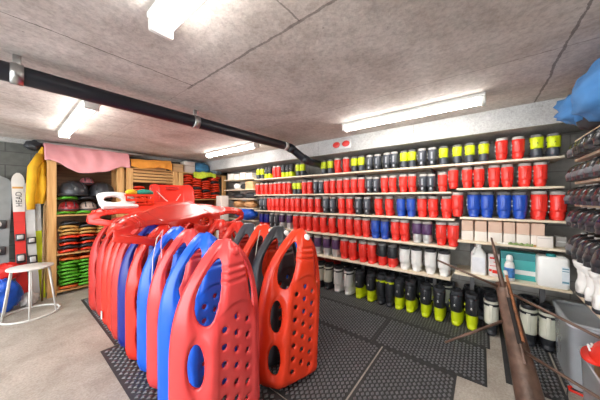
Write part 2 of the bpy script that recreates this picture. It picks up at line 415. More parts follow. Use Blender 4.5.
# ------------------------------------------------------------------ ski boots
def rings_from(levels, n=20):
    return [sell((x0 + x1) / 2 * 0.9, 0, (x1 - x0) / 2 * 0.9, w * 1.22, z, n, e) for (z, x0, x1, w, e) in levels]
def boot_meshes(tall=False):
    M_ = {}
    sh = MB().loft(rings_from([(0.0, 0.004, 0.262, 0.040, 3.2), (0.022, 0.0, 0.268, 0.043, 3.2), (0.0225, 0.003, 0.262, 0.042, 3), (0.05, 0.0, 0.262, 0.049, 2.8), (0.08, -0.004, 0.245, 0.0505, 2.5), (0.105, -0.004, 0.205, 0.049, 2.4), (0.13, 0.0, 0.165, 0.045, 2.3), (0.15, 0.006, 0.14, 0.043, 2.2), (0.17, 0.012, 0.13, 0.041, 2.2)]))
    M_['shell'] = sh.mesh('boot_shell')
    for nm, zb in (('cuff', 0.092), ('cuff_short', 0.128)):
        cf = MB().loft(rings_from([(zb, -0.004, 0.115, 0.049, 2.3), (zb + 0.004, -0.011, 0.122, 0.0525, 2.3), (zb + 0.03, -0.011, 0.122, 0.0520, 2.3), (0.19, -0.011, 0.126, 0.0525, 2.3), (0.24, -0.009, 0.132, 0.055, 2.2), (0.270, -0.006, 0.138, 0.056, 2.2), (0.278, -0.002, 0.136, 0.054, 2.2)]))
        cf.box(-0.015, 0.0, -0.016, 0.016, zb + 0.02, 0.255, 0.006)
        M_[nm] = cf.mesh('boot_' + nm)
    lg = MB().box(-0.0168, -0.0148, -0.006, 0.006, 0.196, 0.206, 0.001); lg.box(-0.0168, -0.0148, -0.010, 0.010, 0.188, 0.193, 0.0008)
    M_['logo'] = lg.mesh('boot_logo')
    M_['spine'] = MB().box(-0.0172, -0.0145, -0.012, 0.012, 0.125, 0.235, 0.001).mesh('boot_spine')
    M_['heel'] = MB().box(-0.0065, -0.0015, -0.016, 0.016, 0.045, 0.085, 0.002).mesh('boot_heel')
    ln = MB().loft(rings_from([(0.265, 0.006, 0.13, 0.046, 2.2), (0.304, 0.002, 0.138, 0.052, 2.2), (0.314, 0.006, 0.136, 0.049, 2.2), (0.312, 0.022, 0.122, 0.034, 2.2), (0.28, 0.028, 0.115, 0.03, 2.2)]), True, True)
    ln.box(0.118, 0.145, -0.03, 0.03, 0.24, 0.318, 0.01)
    M_['liner'] = ln.mesh('boot_liner')
    st = MB().loft([sell(0.0575, 0, 0.0705, 0.0695, z, 20, 2.2) for z in (0.243, 0.2431, 0.262, 0.2621)], False, False)
    M_['strap'] = st.mesh('boot_strap')
    for i, (z, x) in enumerate(((0.205, 0.075), (0.15, 0.085), (0.085, 0.15))):
        bk = MB()
        for s in (1,):
            yy = (0.052 if i < 2 else 0.046) * 1.2
            bk.box(x - 0.03, x + 0.03, yy, yy + 0.010, z - 0.006, z + 0.006, 0.002)
            bk.box(x - 0.035, x - 0.018, yy - 0.004, yy + 0.013, z - 0.010, z + 0.010, 0.003)
        M_['buckle%d' % i] = bk.mesh('boot_buckle')
    return M_
BM = boot_meshes()
# kind: cuff, shell, liner, strap, buckle, words
KIND = {
 'red': (RRED, RRED, LGREY, None, STEEL, 'red ski boot'),
 'blue': (RBLUE, RBLUE, GREY, None, STEEL, 'blue ski boot'),
 'black': (CHAR, BLACK, LGREY, None, SILVER, 'black and grey ski boot'),
 'yc': (LIME, CHAR, GREY, None, BLACK, 'lime yellow ski boot with dark heel'),
 'yl': (BLACK, LIME, DGREY, None, LIME, 'black ski boot with lime yellow heel'),
 'purple': (PURPLE, SILVER, LGREY, None, STEEL, 'purple and silver ski boot'),
 'rb': (BLACK, RRED, GREY, None, BLACK, 'black ski boot with red heel'),
 'white': (WHITE, WHITE, DGREY, None, SILVER, 'white ski boot with dark liner'),
 'band': (CREAM, BLACK, BLACK, BLACK, BLACK, 'cream ski boot with black band and black heel'),
 'gum': (BLACK, BLACK, DGREY, LIME, BLACK, 'plain black ski boot with lime rim'),
 'bk': (BLACK, BLACK, BLACK, None, CHAR, 'all black ski boot'),
 'wfl': (WHITE, WHITE, BLACK, BLACK, SILVER, 'white ski boot with black top'),
 'rtop': (CHAR, BLACK, DRED, None, SILVER, 'dark ski boot with red liner'),
 'nr': (NAVY, RRED, GREY, None, STEEL, 'blue ski boot with red heel'),
}
GLINT = mat('painted_boot_glint', (150, 154, 160), 0.3)  # pale grey for highlights painted on the black boots
def ski_boot(kind, x, y, z, h, label, group, rz=0.0, ys=1.0):
    cu, sh, li, st, bu, _ = KIND[kind]
    t = thing('ski_boot', label, 'ski boot', (x, y, z), rz, group, scale=h / 0.304); t.scale.y *= ys
    so = put('shell', BM['shell'], sh, t); co = put('cuff', BM['cuff_short' if kind in ('yc', 'yl', 'rb', 'purple') else 'cuff'], cu, t); put('liner', BM['liner'], li, t)
    if kind in ('yl', 'yc'): put('logo_mark', BM['logo'], WHITE if kind == 'yl' else BLACK, t)
    if kind == 'black': put('painted_back_glint', BM['spine'], GLINT, t); put('painted_heel_glint', BM['heel'], GLINT, t)  # pale strips stand for reflected highlights on cuff and heel
    if st: put('strap', BM['strap'], st, t)
    for i in range(3): put('buckle', BM['buckle%d' % i], bu, co if i < 2 else so)
    return t
def boot_row(seq, z, h, phrase, group, xh=SX + 0.045, from_='left'):
    """seq: (pixel x, kind) of the boots seen in the photograph"""
    n = len(seq)
    for i, (px, k) in enumerate(seq):
        p = onX(px, 198, xh + 0.05)
        hh = h * (1 + rnd.uniform(-0.02, 0.02))
        if k in ('yc', 'black') and h < 0.23: hh *= 0.97
        lab = '%s, %s from left on %s' % (KIND[k][5], nth(i + 1), phrase)
        ski_boot(k, xh + rnd.uniform(0, 0.012), p.y, z, hh, lab, group, rnd.uniform(-0.06, 0.06))
R, B_, K, Y, L_, P, W = 'red', 'blue', 'black', 'yc', 'yl', 'purple', 'white'
boot_row([(259, Y), (262.7, Y), (266.8, L_), (270.4, L_), (275, R), (279.2, R), (283.8, L_), (287.8, L_), (291.8, L_), (298.5, Y), (303, Y), (324, Y), (330.5, Y), (337.5, R), (346, R), (354.5, Y), (361.5, Y), (369.8, K), (377.5, K), (387, K), (394.5, K), (404, Y), (412, Y), (422, K), (432.3, K), (443.7, Y), (457, Y), (470, Y), (483.7, Y), (501.5, R), (518.5, R), (536.5, Y), (554, Y)],
         Z1, 0.226, 'the top boot shelf', 'boots on the top shelf')
boot_row([(258, R), (262.5, R), (267, R), (271.5, R), (275.7, R), (280.2, R), (284.7, R), (289.3, R), (295.3, Y), (299.6, Y), (304.6, R), (310, R), (316, K), (321.5, K), (326.8, R), (332.7, R), (339.8, R), (346.6, R), (354, R), (361.6, R), (369.5, K), (376.2, K), (384.7, R), (393, R), (403.3, R), (412, R), (423, K), (431.3, K), (442.5, R)],
         Z2L, 0.222, 'second long shelf', 'boots on the second shelf')
boot_row([(453.5, R), (467, R), (479, R), (494, R), (507, R), (525, R), (540, R)], Z2R, 0.228, 'second end-bay shelf', 'boots on the second shelf of the end bay')
boot_row([(262, K), (265.6, K), (269.6, R), (273.6, R), (278, R), (282.6, R), (288, R), (293, R), (298.2, R), (304.3, R), (310.8, R), (318, R), (326, K), (332.6, K), (341.6, R), (349.9, R), (358.8, K), (367.4, K), (378.5, R), (389, R), (401, B_), (411.2, B_), (422, R), (433, R), (446.5, R)],
         Z3L, 0.25, 'third long shelf', 'boots on the third shelf')
boot_row([(457.5, R), (473.5, B_), (487.2, B_), (504, B_), (519.5, B_), (539.5, R), (558.5, R)], Z3R, 0.268, 'third end-bay shelf', 'boots on the third shelf of the end bay')
boot_row([(262, 'nr'), (266.8, 'nr'), (272, K), (276.8, K), (282.2, P), (289.8, P), (296, R), (302.5, R), (309, R), (315.7, R), (323.2, R), (332, R), (341.5, R), (349.2, R), (357.6, R), (366, R), (375.6, B_), (384.7, B_), (395.6, R), (404.5, R), (417, P), (427, P), (441, R), (453, R)],
         Z4L, 0.268, 'fourth long shelf', 'boots on the fourth shelf')
boot_row([(288, P), (296, P), (308.5, P), (317.6, P), (326.6, P), (335.2, P), (344, R), (352.4, R), (363, R), (371.5, R), (382, 'rb'), (392, 'rb'), (404.6, W), (416.5, W), (430.6, W), (443.8, W)],
         Z5L, 0.29, 'lowest long shelf', 'boots on the lowest shelf')
# two rows on the floor, heel out
fr = [(319, 'band'), (326.5, 'band'), (336.5, 'wfl'), (347, 'wfl'), (358, L_), (369.8, L_), (380, 'gum'), (389, 'gum'), (398, L_), (409, L_), (425, L_), (438.5, L_), (455, L_), (471.5, L_), (491, 'band'), (528, 'band'), (548, 'band')]
for i, (px, k) in enumerate(fr):
    p = onX(px, 198, 3.28)
    h = 0.385 if k != 'gum' else 0.40
    if k in ('band', 'wfl'): h = 0.40
    ski_boot(k, 3.245 + rnd.uniform(0, 0.015), p.y, MATZ - 0.003 if px < 480 else MATZ, h, '%s, %s from left in front floor row' % (KIND[k][5], nth(i + 1)), 'boots in the front row on the floor', rnd.uniform(-0.14, 0.0), 0.76)
br = [(321, 'rtop'), (330, 'rtop'), (339, 'rtop'), (347.5, 'wfl'), (356, 'wfl'), (364, 'bk'), (373, 'bk'), (386, 'bk'), (396, 'bk'), (408, 'bk'), (423, 'bk'), (437, 'band'), (450, 'band'), (475, 'bk'), (493, 'bk'), (532, 'bk')]
for i, (px, k) in enumerate(br):
    p = onX(px, 198, 3.66)
    ski_boot(k, 3.66, p.y + 0.12, MATZ - 0.003, 0.37, '%s, %s from left in rear floor row' % (KIND[k][5], nth(i + 1)), 'boots in the rear row on the floor', -PI / 2 + rnd.uniform(-0.08, 0.08))

# ------------------------------------------------------------------ red, blue and black plastic sleds
SL, SW, SD = 1.24, 0.31, 0.15
def sled_w(v):
    if v > 0.42:
        q = (v - 0.42) / 0.58
        return SW * max(0.0, 1 - q ** 2.6) ** 0.75
    if v < 0.10: return SW * (0.88 + 0.12 * math.sin(v / 0.10 * PI / 2))
    return SW
def crease(v): return 0.60 - 0.20 * v
GRIPS = [(sg * sc, vc, rs, rv) for sg in (-1, 1) for sc, vc, rs, rv in ((0.595, 0.765, 0.205, 0.150), (0.70, 0.445, 0.105, 0.100), (0.70, 0.185, 0.105, 0.090))]
DOTS = []
for r in range(7):
    v = 0.105 + r * 0.080
    for c in (-0.27, 0.0, 0.27):
        DOTS.append((c, v + (0.04 if c == 0.0 else 0.0), 0.054, 0.0140))
def sled_point(s, v, plate=True):
    w = sled_w(v); k = (w / SW)
    a = abs(s); ac = crease(v)
    dep = SD * (0.35 + 0.65 * k)
    # smooth crease between the running face and the wing, rim flange rolled flat
    q = (a - ac) / (1 - ac)
    soft = 0.06
    qq = 0.5 * (q + math.sqrt(q * q + soft * soft)) if q > -1 else 0.0
    y = dep * min(qq, 1.0) ** 1.05
    if a > 0.84: y += 0.055 * ((a - 0.84) / 0.16) ** 2.4 * (0.4 + 0.6 * k)
    y += 0.010 * min(1.0, (a / ac)) ** 2
    # nose turned back, tail turned back
    if v > 0.82: y += 0.09 * ((v - 0.82) / 0.18) ** 2.2
    if v < 0.07: y += 0.07 * ((0.07 - v) / 0.07) ** 2 * (1 - 0.3 * a)
    # rolled lips round the grips
    for cs, cv, rs, rv in GRIPS:
        q = math.hypot((s - cs) / rs, (v - cv) / rv)
        if q < 2.6: y += 0.026 * math.exp(-((q - 1.0) / 0.38) ** 2)
    for cs, cv, rs, rv in DOTS:
        q = math.hypot((s - cs) / rs, (v - cv) / rv)
        if q < 3: y += 0.008 * math.exp(-((q - 1.0) / 0.5) ** 2)
    # sunk stadium plate in the middle of the running face
    if a < ac and 0.03 < v < 0.76:
        e = 0.0
        vv = min(max(v, 0.12), 0.625)
        q = math.hypot(s / 0.42, (v - vv) / 0.075)
        y += 0.009 / (1 + math.exp((q - 0.95) * 30))
    # three grooves under the nose
    if a < 0.6:
        f = 1 / (1 + math.exp((a - ac) * 40))
        for g in (0.805, 0.838, 0.871): y += f * 0.014 * math.exp(-((v - g) / 0.010) ** 2)
        q = math.hypot(s * w / 0.028, (v - 0.945) * SL / 0.03)
        y -= 0.004 / (1 + math.exp((q - 1) * 14))
    return Vector((s * w, y, v * SL))
def sled_mesh():
    nu, nv = 92, 150
    vs = []; sv = []
    for j in range(nv + 1):
        v = 0.0 + 0.992 * j / nv
        for i in range(nu + 1):
            sv.append([-1 + 2 * i / nu, v])
    def inside(s, v):
        for h in GRIPS + DOTS:
            if math.hypot((s - h[0]) / h[2], (v - h[1]) / h[3]) < 1: return h
        return None
    keep = []; used = set(); cut = {}
    for j in range(nv):
        for i in range(nu):
            ids = (j * (nu + 1) + i, j * (nu + 1) + i + 1, (j + 1) * (nu + 1) + i + 1, (j + 1) * (nu + 1) + i)
            cs = sum(sv[k][0] for k in ids) / 4; cv = sum(sv[k][1] for k in ids) / 4
            h = inside(cs, cv)
            if h is None: keep.append(ids)
            else:
                for k in ids: cut[k] = h
    for f in keep: used.update(f)
    for k, h in cut.items():
        if k in used:
            ds, dv = (sv[k][0] - h[0]) / h[2], (sv[k][1] - h[1]) / h[3]
            q = math.hypot(ds, dv) or 1
            sv[k] = [h[0] + ds / q * h[2], h[1] + dv / q * h[3]]
    idx = {k: n for n, k in enumerate(sorted(used))}
    vs = [sled_point(*sv[k]) for k in sorted(used)]
    me = bpy.data.meshes.new('sled_tub'); me.from_pydata(vs, [], [tuple(idx[k] for k in f) for f in keep]); me.update()
    return solid(me, 0.020, 0, -1.0)
SLED = sled_mesh()
DOTS_KEEP = list(DOTS); DOTS.clear(); PLAIN = sled_mesh(); DOTS.extend(DOTS_KEEP)
bad = SLED.vertices
zmin = min(v.co.z for v in SLED.vertices)
STK = MB().lathe([(0.001, -0.003), (0.026, -0.003), (0.028, 0.0), (0.026, 0.004), (0.001, 0.004)], 20, M=Matrix.Rotation(PI / 2, 4, 'X')).mesh('sled_badge')
def badge(t, m):
    q = sled_point(0.0, 0.945); a = sled_point(0, 0.965); b = sled_point(0, 0.925)
    o = put('badge', STK, m, t); o.location = q + Vector((0, -0.004, 0)); o.rotation_euler = (-math.atan2(a.y - b.y, a.z - b.z), 0, 0)
    return o
def sled(m, x, y, label, yaw=0.0, lean=0.0, roll=0.0, sc=1.0, z=MATZ, sticker=None, group='plastic sleds stood on end'):
    t = thing('plastic_sled', label, 'sled', (x, y, z - zmin * sc), 0, group, scale=sc)
    t.rotation_euler = (lean, roll, yaw)
    put('tub', SLED, m, t)
    badge(t, sticker or m)
    return t
xc = 1.0
LEFT = [(1.36, PINKRED, 'faded red upright sled, nearest of the left row, face full of drain holes'), (1.72, BLUE, 'blue upright sled directly behind the nearest faded red sled'), (2.03, PINKRED, 'faded red upright sled with a pale cord, between two blue sleds'),
        (2.29, BLUE, 'bright blue upright sled, second blue one from the front of the left row'), (2.55, RED, 'red upright sled between the bright blue and the navy sled'), (2.81, NAVY, 'navy blue upright sled in the middle of the left row'),
        (3.03, DRED, 'dark red upright sled just behind the navy one'), (3.25, RED, 'red upright sled, second behind the navy sled'), (3.48, RED, 'red upright sled with a white edge sticker, third behind the navy sled'),
        (3.78, DRED, 'dark red upright sled, second from the far end of the left row'), (4.08, DRED, 'dark red upright sled at the far end of the left row by the racks')]
for i, (yr, m, lab) in enumerate(LEFT):
    t = sled(m, (0.87 if i == 0 else 0.95 if i == 1 else xc + rnd.uniform(-0.012, 0.012)), yr - 0.205, lab, yaw=rnd.uniform(-0.04, 0.04) if i else 0.0, lean=rnd.uniform(-0.02, 0.0) if i else 0.0, sticker=m if i % 2 == 0 else m)
    if 'white edge' in lab:
        MB().box(-0.316, -0.31, 0.17, 0.205, 0.10, 0.19).build('sticker', WHITE, t)
STICK = mat('white_sticker', (235, 235, 232), 0.5, var=0.03)
sled(ORED, 1.45, 1.13, 'orange-red upright sled with white nose sticker, standing alone on the studded mat', yaw=-0.24, roll=0.075, sticker=STICK)
sled(BLACK, 1.59, 1.38, 'black upright sled right behind the orange-red one', yaw=-0.12, sticker=STICK)
sled(ORED, 1.60, 1.59, 'orange-red upright sled behind the front black sled', yaw=-0.06, sticker=STICK)
sled(CHAR, 1.60, 1.80, 'charcoal upright sled, rear of the two dark ones', yaw=0.02, sticker=STICK)
sled(RED, 1.64, 2.05, 'red upright sled behind the charcoal one in the right row', yaw=0.02)
sled(BLUE, 2.20, 1.66, 'small blue upright sled seen through the orange-red sled grip hole', yaw=-0.1, sc=0.80)
# sleds lying across the tops, running face up
def flat_sled(m, nose, yaw, label, pitch=0.0, roll=0.0):
    n = Vector((math.cos(yaw), math.sin(yaw), 0)); up = Vector((0, 0, 1))
    n = (n * math.cos(pitch) + up * math.sin(pitch)).normalized()
    side = n.cross(up).normalized(); up = side.cross(n).normalized()
    up2 = (up * math.cos(roll) + side * math.sin(roll)).normalized(); side = n.cross(up2).normalized()
    # local x -> Y' x Z', local y -> -up, local z -> n
    yv = -up2; zv = n; xv = yv.cross(zv)
    M = Matrix((xv, yv, zv)).transposed().to_4x4()
    t = thing('plastic_sled', label, 'sled', (0, 0, 0), 0, 'plastic sleds lying on top of the rows')
    org = Vector(nose) - n * SL
    t.matrix_world = Matrix.Translation(org) @ M
    put('tub', PLAIN, m, t); badge(t, m)
    return t
flat_sled(RED, (0.55, 2.34, 1.31), PI + 0.50, 'red sled lying on top, nose over the left row edge, nearest flat one', pitch=-0.08, roll=-0.48)
flat_sled(RED, (0.60, 3.72, 1.37), PI + 0.05, 'red sled lying on top, behind the nearest flat one, under the white panel', pitch=-0.04, roll=-0.35)
flat_sled(RED, (2.52, 3.16, 1.33), -0.22, 'red sled lying across the gap between both rows, nose pointing to the boots', pitch=-0.04, roll=0.45)

# cords on the sleds
CORD = mat('pale_cord', (232, 214, 206), 0.8, var=0.05)
cp = [onT(163, 230, 2.10), onT(157, 238, 2.02), onT(153, 258, 1.95), onT(151.5, 290, 1.88), onT(149, 335, 1.82), onT(147, 342, 1.80), onT(149.5, 347, 1.80), onT(153, 342, 1.80), onT(151, 337, 1.80)]
tag(MB().tube(cp, 0.0045, 6).build('cord', CORD), 'pale cord with a loop hanging down the faded red sled', 'cord')
cp = [onT(163, 230, 2.08), onT(161, 242, 2.0), onT(162, 262, 1.90), onT(166, 300, 1.80), onT(170, 328, 1.74), onT(172, 332, 1.73)]
tag(MB().tube(cp, 0.0045, 6).build('cord', mat('pink_cord', (226, 170, 190), 0.8)), 'pink cord hanging slack between the blue and the nearest red sled', 'cord')
cp = [onT(260, 230, 2.25), onT(257, 245, 2.16), onT(254, 270, 2.10), onT(252, 300, 2.06)]
tag(MB().tube(cp, 0.004, 6).build('cord', mat('grey_cord', (190, 186, 170), 0.8)), 'thin grey cord hanging down the black sled side', 'cord')

# ------------------------------------------------------------------ wooden racks along the back wall
RY0, RY1 = 5.12, 5.50
def rack(x0, x1, shelves, label, pw=0.10, slats=0, top=2.055):
    xm = (x0 + x1) / 2; t = thing('wooden_rack', label, 'rack', (xm, 5.3, 0))
    for sx in (x0, x1 - pw):
        for y in (RY0, RY1 - 0.05):
            MB().box(sx - xm, sx + pw - xm, y - 5.3, y + 0.05 - 5.3, 0, top, 0.004).build('post', PINE, t)
    for z in shelves:
        MB().box(x0 + pw - xm + 0.002, x1 - pw - xm - 0.002, RY0 + 0.01 - 5.3, RY1 - 5.3, z - 0.022, z, 0.002).build('shelf_board', PINEX, t)
    MB().box(x0 - xm, x1 - xm, RY1 - 0.002 - 5.3, RY1 + 0.01 - 5.3, 0.05, top, 0).build('back_panel', SHADEW, t)
    for i in range(slats):
        z = top - 0.02 - i * 0.06
        MB().box(x0 + pw - xm + 0.002, x1 - pw - xm - 0.002, RY0 + 0.005 - 5.3, RY0 + 0.03 - 5.3, z - 0.045, z, 0.003).build('slat', PINEX, t)
    MB().box(x0 - xm, x1 - xm, RY0 - 5.3, RY1 - 5.3, top, top + 0.02, 0.002).build('top_board', PINEX, t)
    return t
rack(0.387, 1.335, (0.07, 0.64, 1.245), 'tall pine rack with snowshoes, nearest the skis, pink cloth over its top')
rack(1.375, 2.285, (0.07, 0.70, 1.30), 'middle pine rack with horizontal slats across its upper front', slats=4)
rack(2.30, 3.47, (0.07, 0.80, 1.485), 'pine rack at the room corner packed with red snowshoes')
def snowshoe_meshes():
    M_ = {}
    L, Wd = 0.36, 0.115
    prof = []
    n = 28
    for k in range(n):
        a = 2 * PI * k / n; c, s = math.cos(a), math.sin(a)
        w = Wd * (1 - 0.16 * s)
        prof.append((w * math.copysign(abs(c) ** 0.8, c), L / 2 * math.copysign(abs(s) ** 0.8, s)))
    def ring(f, z, cur=0.075): return [(x * f, y * f, z + cur * max(0, (abs(y) / (L / 2)) - 0.55) ** 1.5) for x, y in prof]
    dk = MB().loft([ring(0.90, 0.0), ring(1.0, 0.010), ring(1.0, 0.030), ring(0.93, 0.038), ring(0.84, 0.024)])
    M_['deck'] = dk.mesh('snowshoe_deck')
    b = MB().box(-0.05, 0.05, -0.11, 0.09, 0.018, 0.03, 0.004)
    b.box(-0.055, -0.045, -0.09, 0.05, 0.025, 0.05, 0.004); b.box(0.045, 0.055, -0.09, 0.05, 0.025, 0.05, 0.004)
    M_['binding'] = b.mesh('snowshoe_binding')
    s = MB().tube([(-0.05, -0.10, 0.035), (-0.03, -0.13, 0.045), (0.03, -0.13, 0.045), (0.05, -0.10, 0.035)], 0.007, 6)
    M_['strap'] = s.mesh('snowshoe_strap')
    return M_
SM = snowshoe_meshes()
def snowshoe(m, x, y, z, label, group, yaw=0.0, tilt=0.0, bm=None):
    t = thing('snowshoe', label, 'snowshoe', (x, y, z), 0, group)
    t.rotation_euler = (0, tilt, yaw)
    put('deck', SM['deck'], m, t); bo = put('binding', SM['binding'], bm or BLACK, t); put('strap', SM['strap'], DGREY, bo)
    return t
def shoe_stack(mats, x, z, step, where, group, y=5.31, bm=None, sc=0):
    for i, (m, w) in enumerate(mats):
        snowshoe(m, x + rnd.uniform(-0.012, 0.012), y + rnd.uniform(-0.02, 0.015), z + i * step, '%s snowshoe, %s from the bottom of the %s' % (w, nth(i + 1), where), group, rnd.uniform(-0.22, 0.22), rnd.uniform(-0.07, 0.07), bm)
g_, r_, o_, t_, k_ = (GREEN, 'green'), (ORED, 'red'), (ORANGE, 'orange'), (TAN, 'tan'), (BLACK, 'black')
ST = 0.054
shoe_stack([(ORANGE, 'orange')] + [g_] * 7 + [o_], 0.64, 0.07, ST, 'left stack, lowest bay by the skis', 'snowshoes in the lowest rack bay')
shoe_stack([g_] * 8 + [o_], 0.86, 0.07, ST, 'middle stack, lowest bay by the skis', 'snowshoes in the lowest rack bay')
shoe_stack([g_] * 8 + [o_], 1.08, 0.07, ST, 'right stack, lowest bay by the skis', 'snowshoes in the lowest rack bay')
shoe_stack([r_, k_, r_, k_, r_, t_, t_, t_, k_], 0.64, 0.64, ST, 'left stack, middle bay by the skis', 'snowshoes in the middle rack bay')
shoe_stack([r_, k_, r_, k_, r_, t_, t_, k_], 0.86, 0.64, ST, 'middle stack, middle bay by the skis', 'snowshoes in the middle rack bay')
shoe_stack([r_, k_, r_, k_, r_, t_, t_, t_, k_], 1.08, 0.64, ST, 'right stack, middle bay by the skis', 'snowshoes in the middle rack bay')
for j, x in enumerate((2.52, 2.75, 2.98, 3.21)):
    nm = ('first', 'second', 'third', 'fourth')[j]
    n = (10, 9, 8, 10)[j]
    mats = [r_ if (i + j) % 5 else k_ for i in range(n)]
    shoe_stack(mats, x, 1.485, ST, '%s stack, top bay of corner rack' % nm, 'snowshoes in the top bay of the corner rack')
    shoe_stack([r_] * (9 - j % 2), x, 0.80, ST, '%s stack, middle bay of corner rack' % nm, 'snowshoes in the middle bay of the corner rack')
for j, x in enumerate((1.60, 1.83, 2.06)):
    shoe_stack([r_] * (8 - j), x, 1.30, ST, '%s stack, top bay behind the slats' % ('left', 'middle', 'right')[j], 'snowshoes behind the slats of the middle rack')
# helmets on the top shelf of the first rack
def helmet(m, x, y, z, r, label, rz=0.0):
    t = thing('helmet', label, 'helmet', (x, y, z), rz, 'helmets on the top rack shelf')
    n = 24
    prof = [(r * 1.0, 0.0), (r * 1.04, 0.03), (r * 1.03, r * 0.45), (r * 0.93, r * 0.8), (r * 0.72, r * 1.05), (r * 0.42, r * 1.2), (r * 0.02, r * 1.26)]
    s = MB()
    s.loft([[(a * 0.9 * math.cos(2 * PI * k / n), a * 1.15 * math.sin(2 * PI * k / n), zz) for k in range(n)] for a, zz in prof], True, True)
    s.build('shell', m, t)
    MB().tube([(r * 0.94 * math.cos(a), r * 1.2 * math.sin(a), 0.022) for a in [2 * PI * k / 24 for k in range(24)]], 0.011, 8, closed=True).build('rim', BLACK, t)
    for k in (-1, 0, 1):
        v = MB().tube([(k * r * 0.4, -r * 1.12, r * 0.55), (k * r * 0.36, -r * 0.8, r * 1.0), (k * r * 0.3, 0.0, r * 1.21)], 0.008, 6)
        v.build('vent', DGREY, t)
    MB().tube([(-r * 0.9, 0, 0.03), (-r * 0.6, -r * 0.75, 0.006), (r * 0.6, -r * 0.75, 0.006), (r * 0.9, 0, 0.03)], 0.006, 6).build('chin_strap', LGREY, t)
    return t
snowshoe(GREEN, 0.60, 5.33, 1.245, 'green snowshoe lying under the helmets at the left', 'snowshoes among the helmets', 0.1)
snowshoe(GREEN, 0.82, 5.33, 1.245, 'green snowshoe lying under the helmets at mid shelf', 'snowshoes among the helmets', -0.05)
snowshoe(BLACK, 1.06, 5.33, 1.245, 'black snowshoe lying under the helmets at the right', 'snowshoes among the helmets', -0.05)
helmet(mat('dark_red_shell', (150, 30, 36), 0.3), 0.64, 5.28, 1.30, 0.13, 'dark red helmet on the top rack shelf by the jacket')
helmet(mat('beige_shell', (168, 150, 136), 0.35), 0.87, 5.28, 1.30, 0.12, 'beige helmet on the top rack shelf under the black ones')
helmet(BLACK, 1.10, 5.28, 1.30, 0.13, 'black helmet on the top rack shelf, lower right')
snowshoe(GREEN, 0.62, 5.31, 1.478, 'green snowshoe laid over the dark red helmet', 'snowshoes among the helmets', 0.1)
snowshoe(BLACK, 0.86, 5.31, 1.478, 'black snowshoe laid over the beige helmet', 'snowshoes among the helmets', 0.0)
snowshoe(BLACK, 1.09, 5.31, 1.478, 'black snowshoe laid over the lower black helmet', 'snowshoes among the helmets', -0.1)
helmet(BLACK, 0.69, 5.25, 1.545, 0.19, 'large black helmet at upper left of the helmet shelf', 0.2)
helmet(mat('dusky_pink_shell', (150, 84, 92), 0.4), 0.87, 5.36, 1.735, 0.10, 'small dusky pink helmet between the two large black ones')
helmet(BLACK, 1.05, 5.25, 1.545, 0.185, 'large black helmet at upper right of the helmet shelf', -0.2)
# goods on top of the racks
def cloth(name, fn, nu, nv, m, label, cat, th=0.008):
    me = MB().grid(fn, nu, nv).mesh(name)
    me = solid(me, th)
    return tag(put(name, me, m), label, cat)
def nz(x, y, z=0.0): return mnoise.noise(Vector((x, y, z)))
PINK = mat('pink_cloth', (232, 164, 168), 0.9, var=0.05)
ORC = mat('orange_cloth', (232, 156, 62), 0.9, var=0.06)
YEL = mat('yellow_fabric', (214, 164, 20), 0.75, var=0.1)
BJ = mat('blue_fabric', (70, 126, 182), 0.85, var=0.15)
def pinkfn(u, v):
    x = 0.36 + u * 1.06
    lowz = 2.07 - 0.15 * math.sin(PI * min(1, max(0, (u - 0.05) / 0.85))) ** 1.2 + 0.04 * nz(u * 4, 0.3)
    topz = 2.335 + 0.01 * nz(u * 5, 9)
    if v < 0.55:
        q = v / 0.55
        z = lowz + (topz - lowz) * q; y = 5.095 + 0.10 * q ** 2.0
    else:
        q = (v - 0.55) / 0.45
        z = topz + 0.012 * math.sin(q * 3) - 0.02 * q; y = 5.195 + 0.25 * q
    y += 0.018 * nz(u * 9 + v * 2, v * 3, 2) - 0.012
    z += 0.008 * nz(u * 11, v * 6, 5)
    return (x, min(y, 5.45), z)
cloth('pink_cloth', pinkfn, 60, 24, PINK, 'pink cloth draped over the goods on top of the first pine rack', 'cloth')
def orfn(u, v):
    x = 1.44 + u * 0.72
    lowz = 2.095 - 0.02 * math.sin(u * 7) + 0.02 * nz(u * 5, 1.7)
    topz = 2.29 - 0.05 * (1 - u) + 0.015 * nz(u * 4, 4)
    if v < 0.55:
        q = v / 0.55; z = lowz + (topz - lowz) * q; y = 5.10 + 0.07 * q ** 2
    else:
        q = (v - 0.55) / 0.45; z = topz; y = 5.17 + 0.25 * q
    y += 0.02 * nz(u * 8, v * 4, 3) - 0.01
    return (x, y, z)
cloth('orange_cloth', orfn, 44, 20, ORC, 'orange cloth covering the goods on top of the middle pine rack', 'cloth')
def lump(name, c, r, m, label, cat, seed=0, amp=0.18, fr=2.5, nu=32, nv=20, flat=0.0):
    c = Vector(c); rings = []
    for j in range(nv + 1):
        th = PI * j / nv; ring = []
        for i in range(nu):
            ph = 2 * PI * i / nu
            d = Vector((math.sin(th) * math.cos(ph), math.sin(th) * math.sin(ph), -math.cos(th)))
            k = 1 + amp * (nz(d.x * fr + seed, d.y * fr, d.z * fr) + 0.5 * nz(d.x * fr * 2.6 + seed, d.y * fr * 2.6, d.z * fr * 2.6 + 3))
            p = Vector((d.x * r[0] * k, d.y * r[1] * k, d.z * r[2] * k))
            p.z = max(p.z, -r[2] * (1 - flat))
            ring.append(p + c)
        rings.append(ring)
    return tag(MB().loft(rings).build(name, m), label, cat)
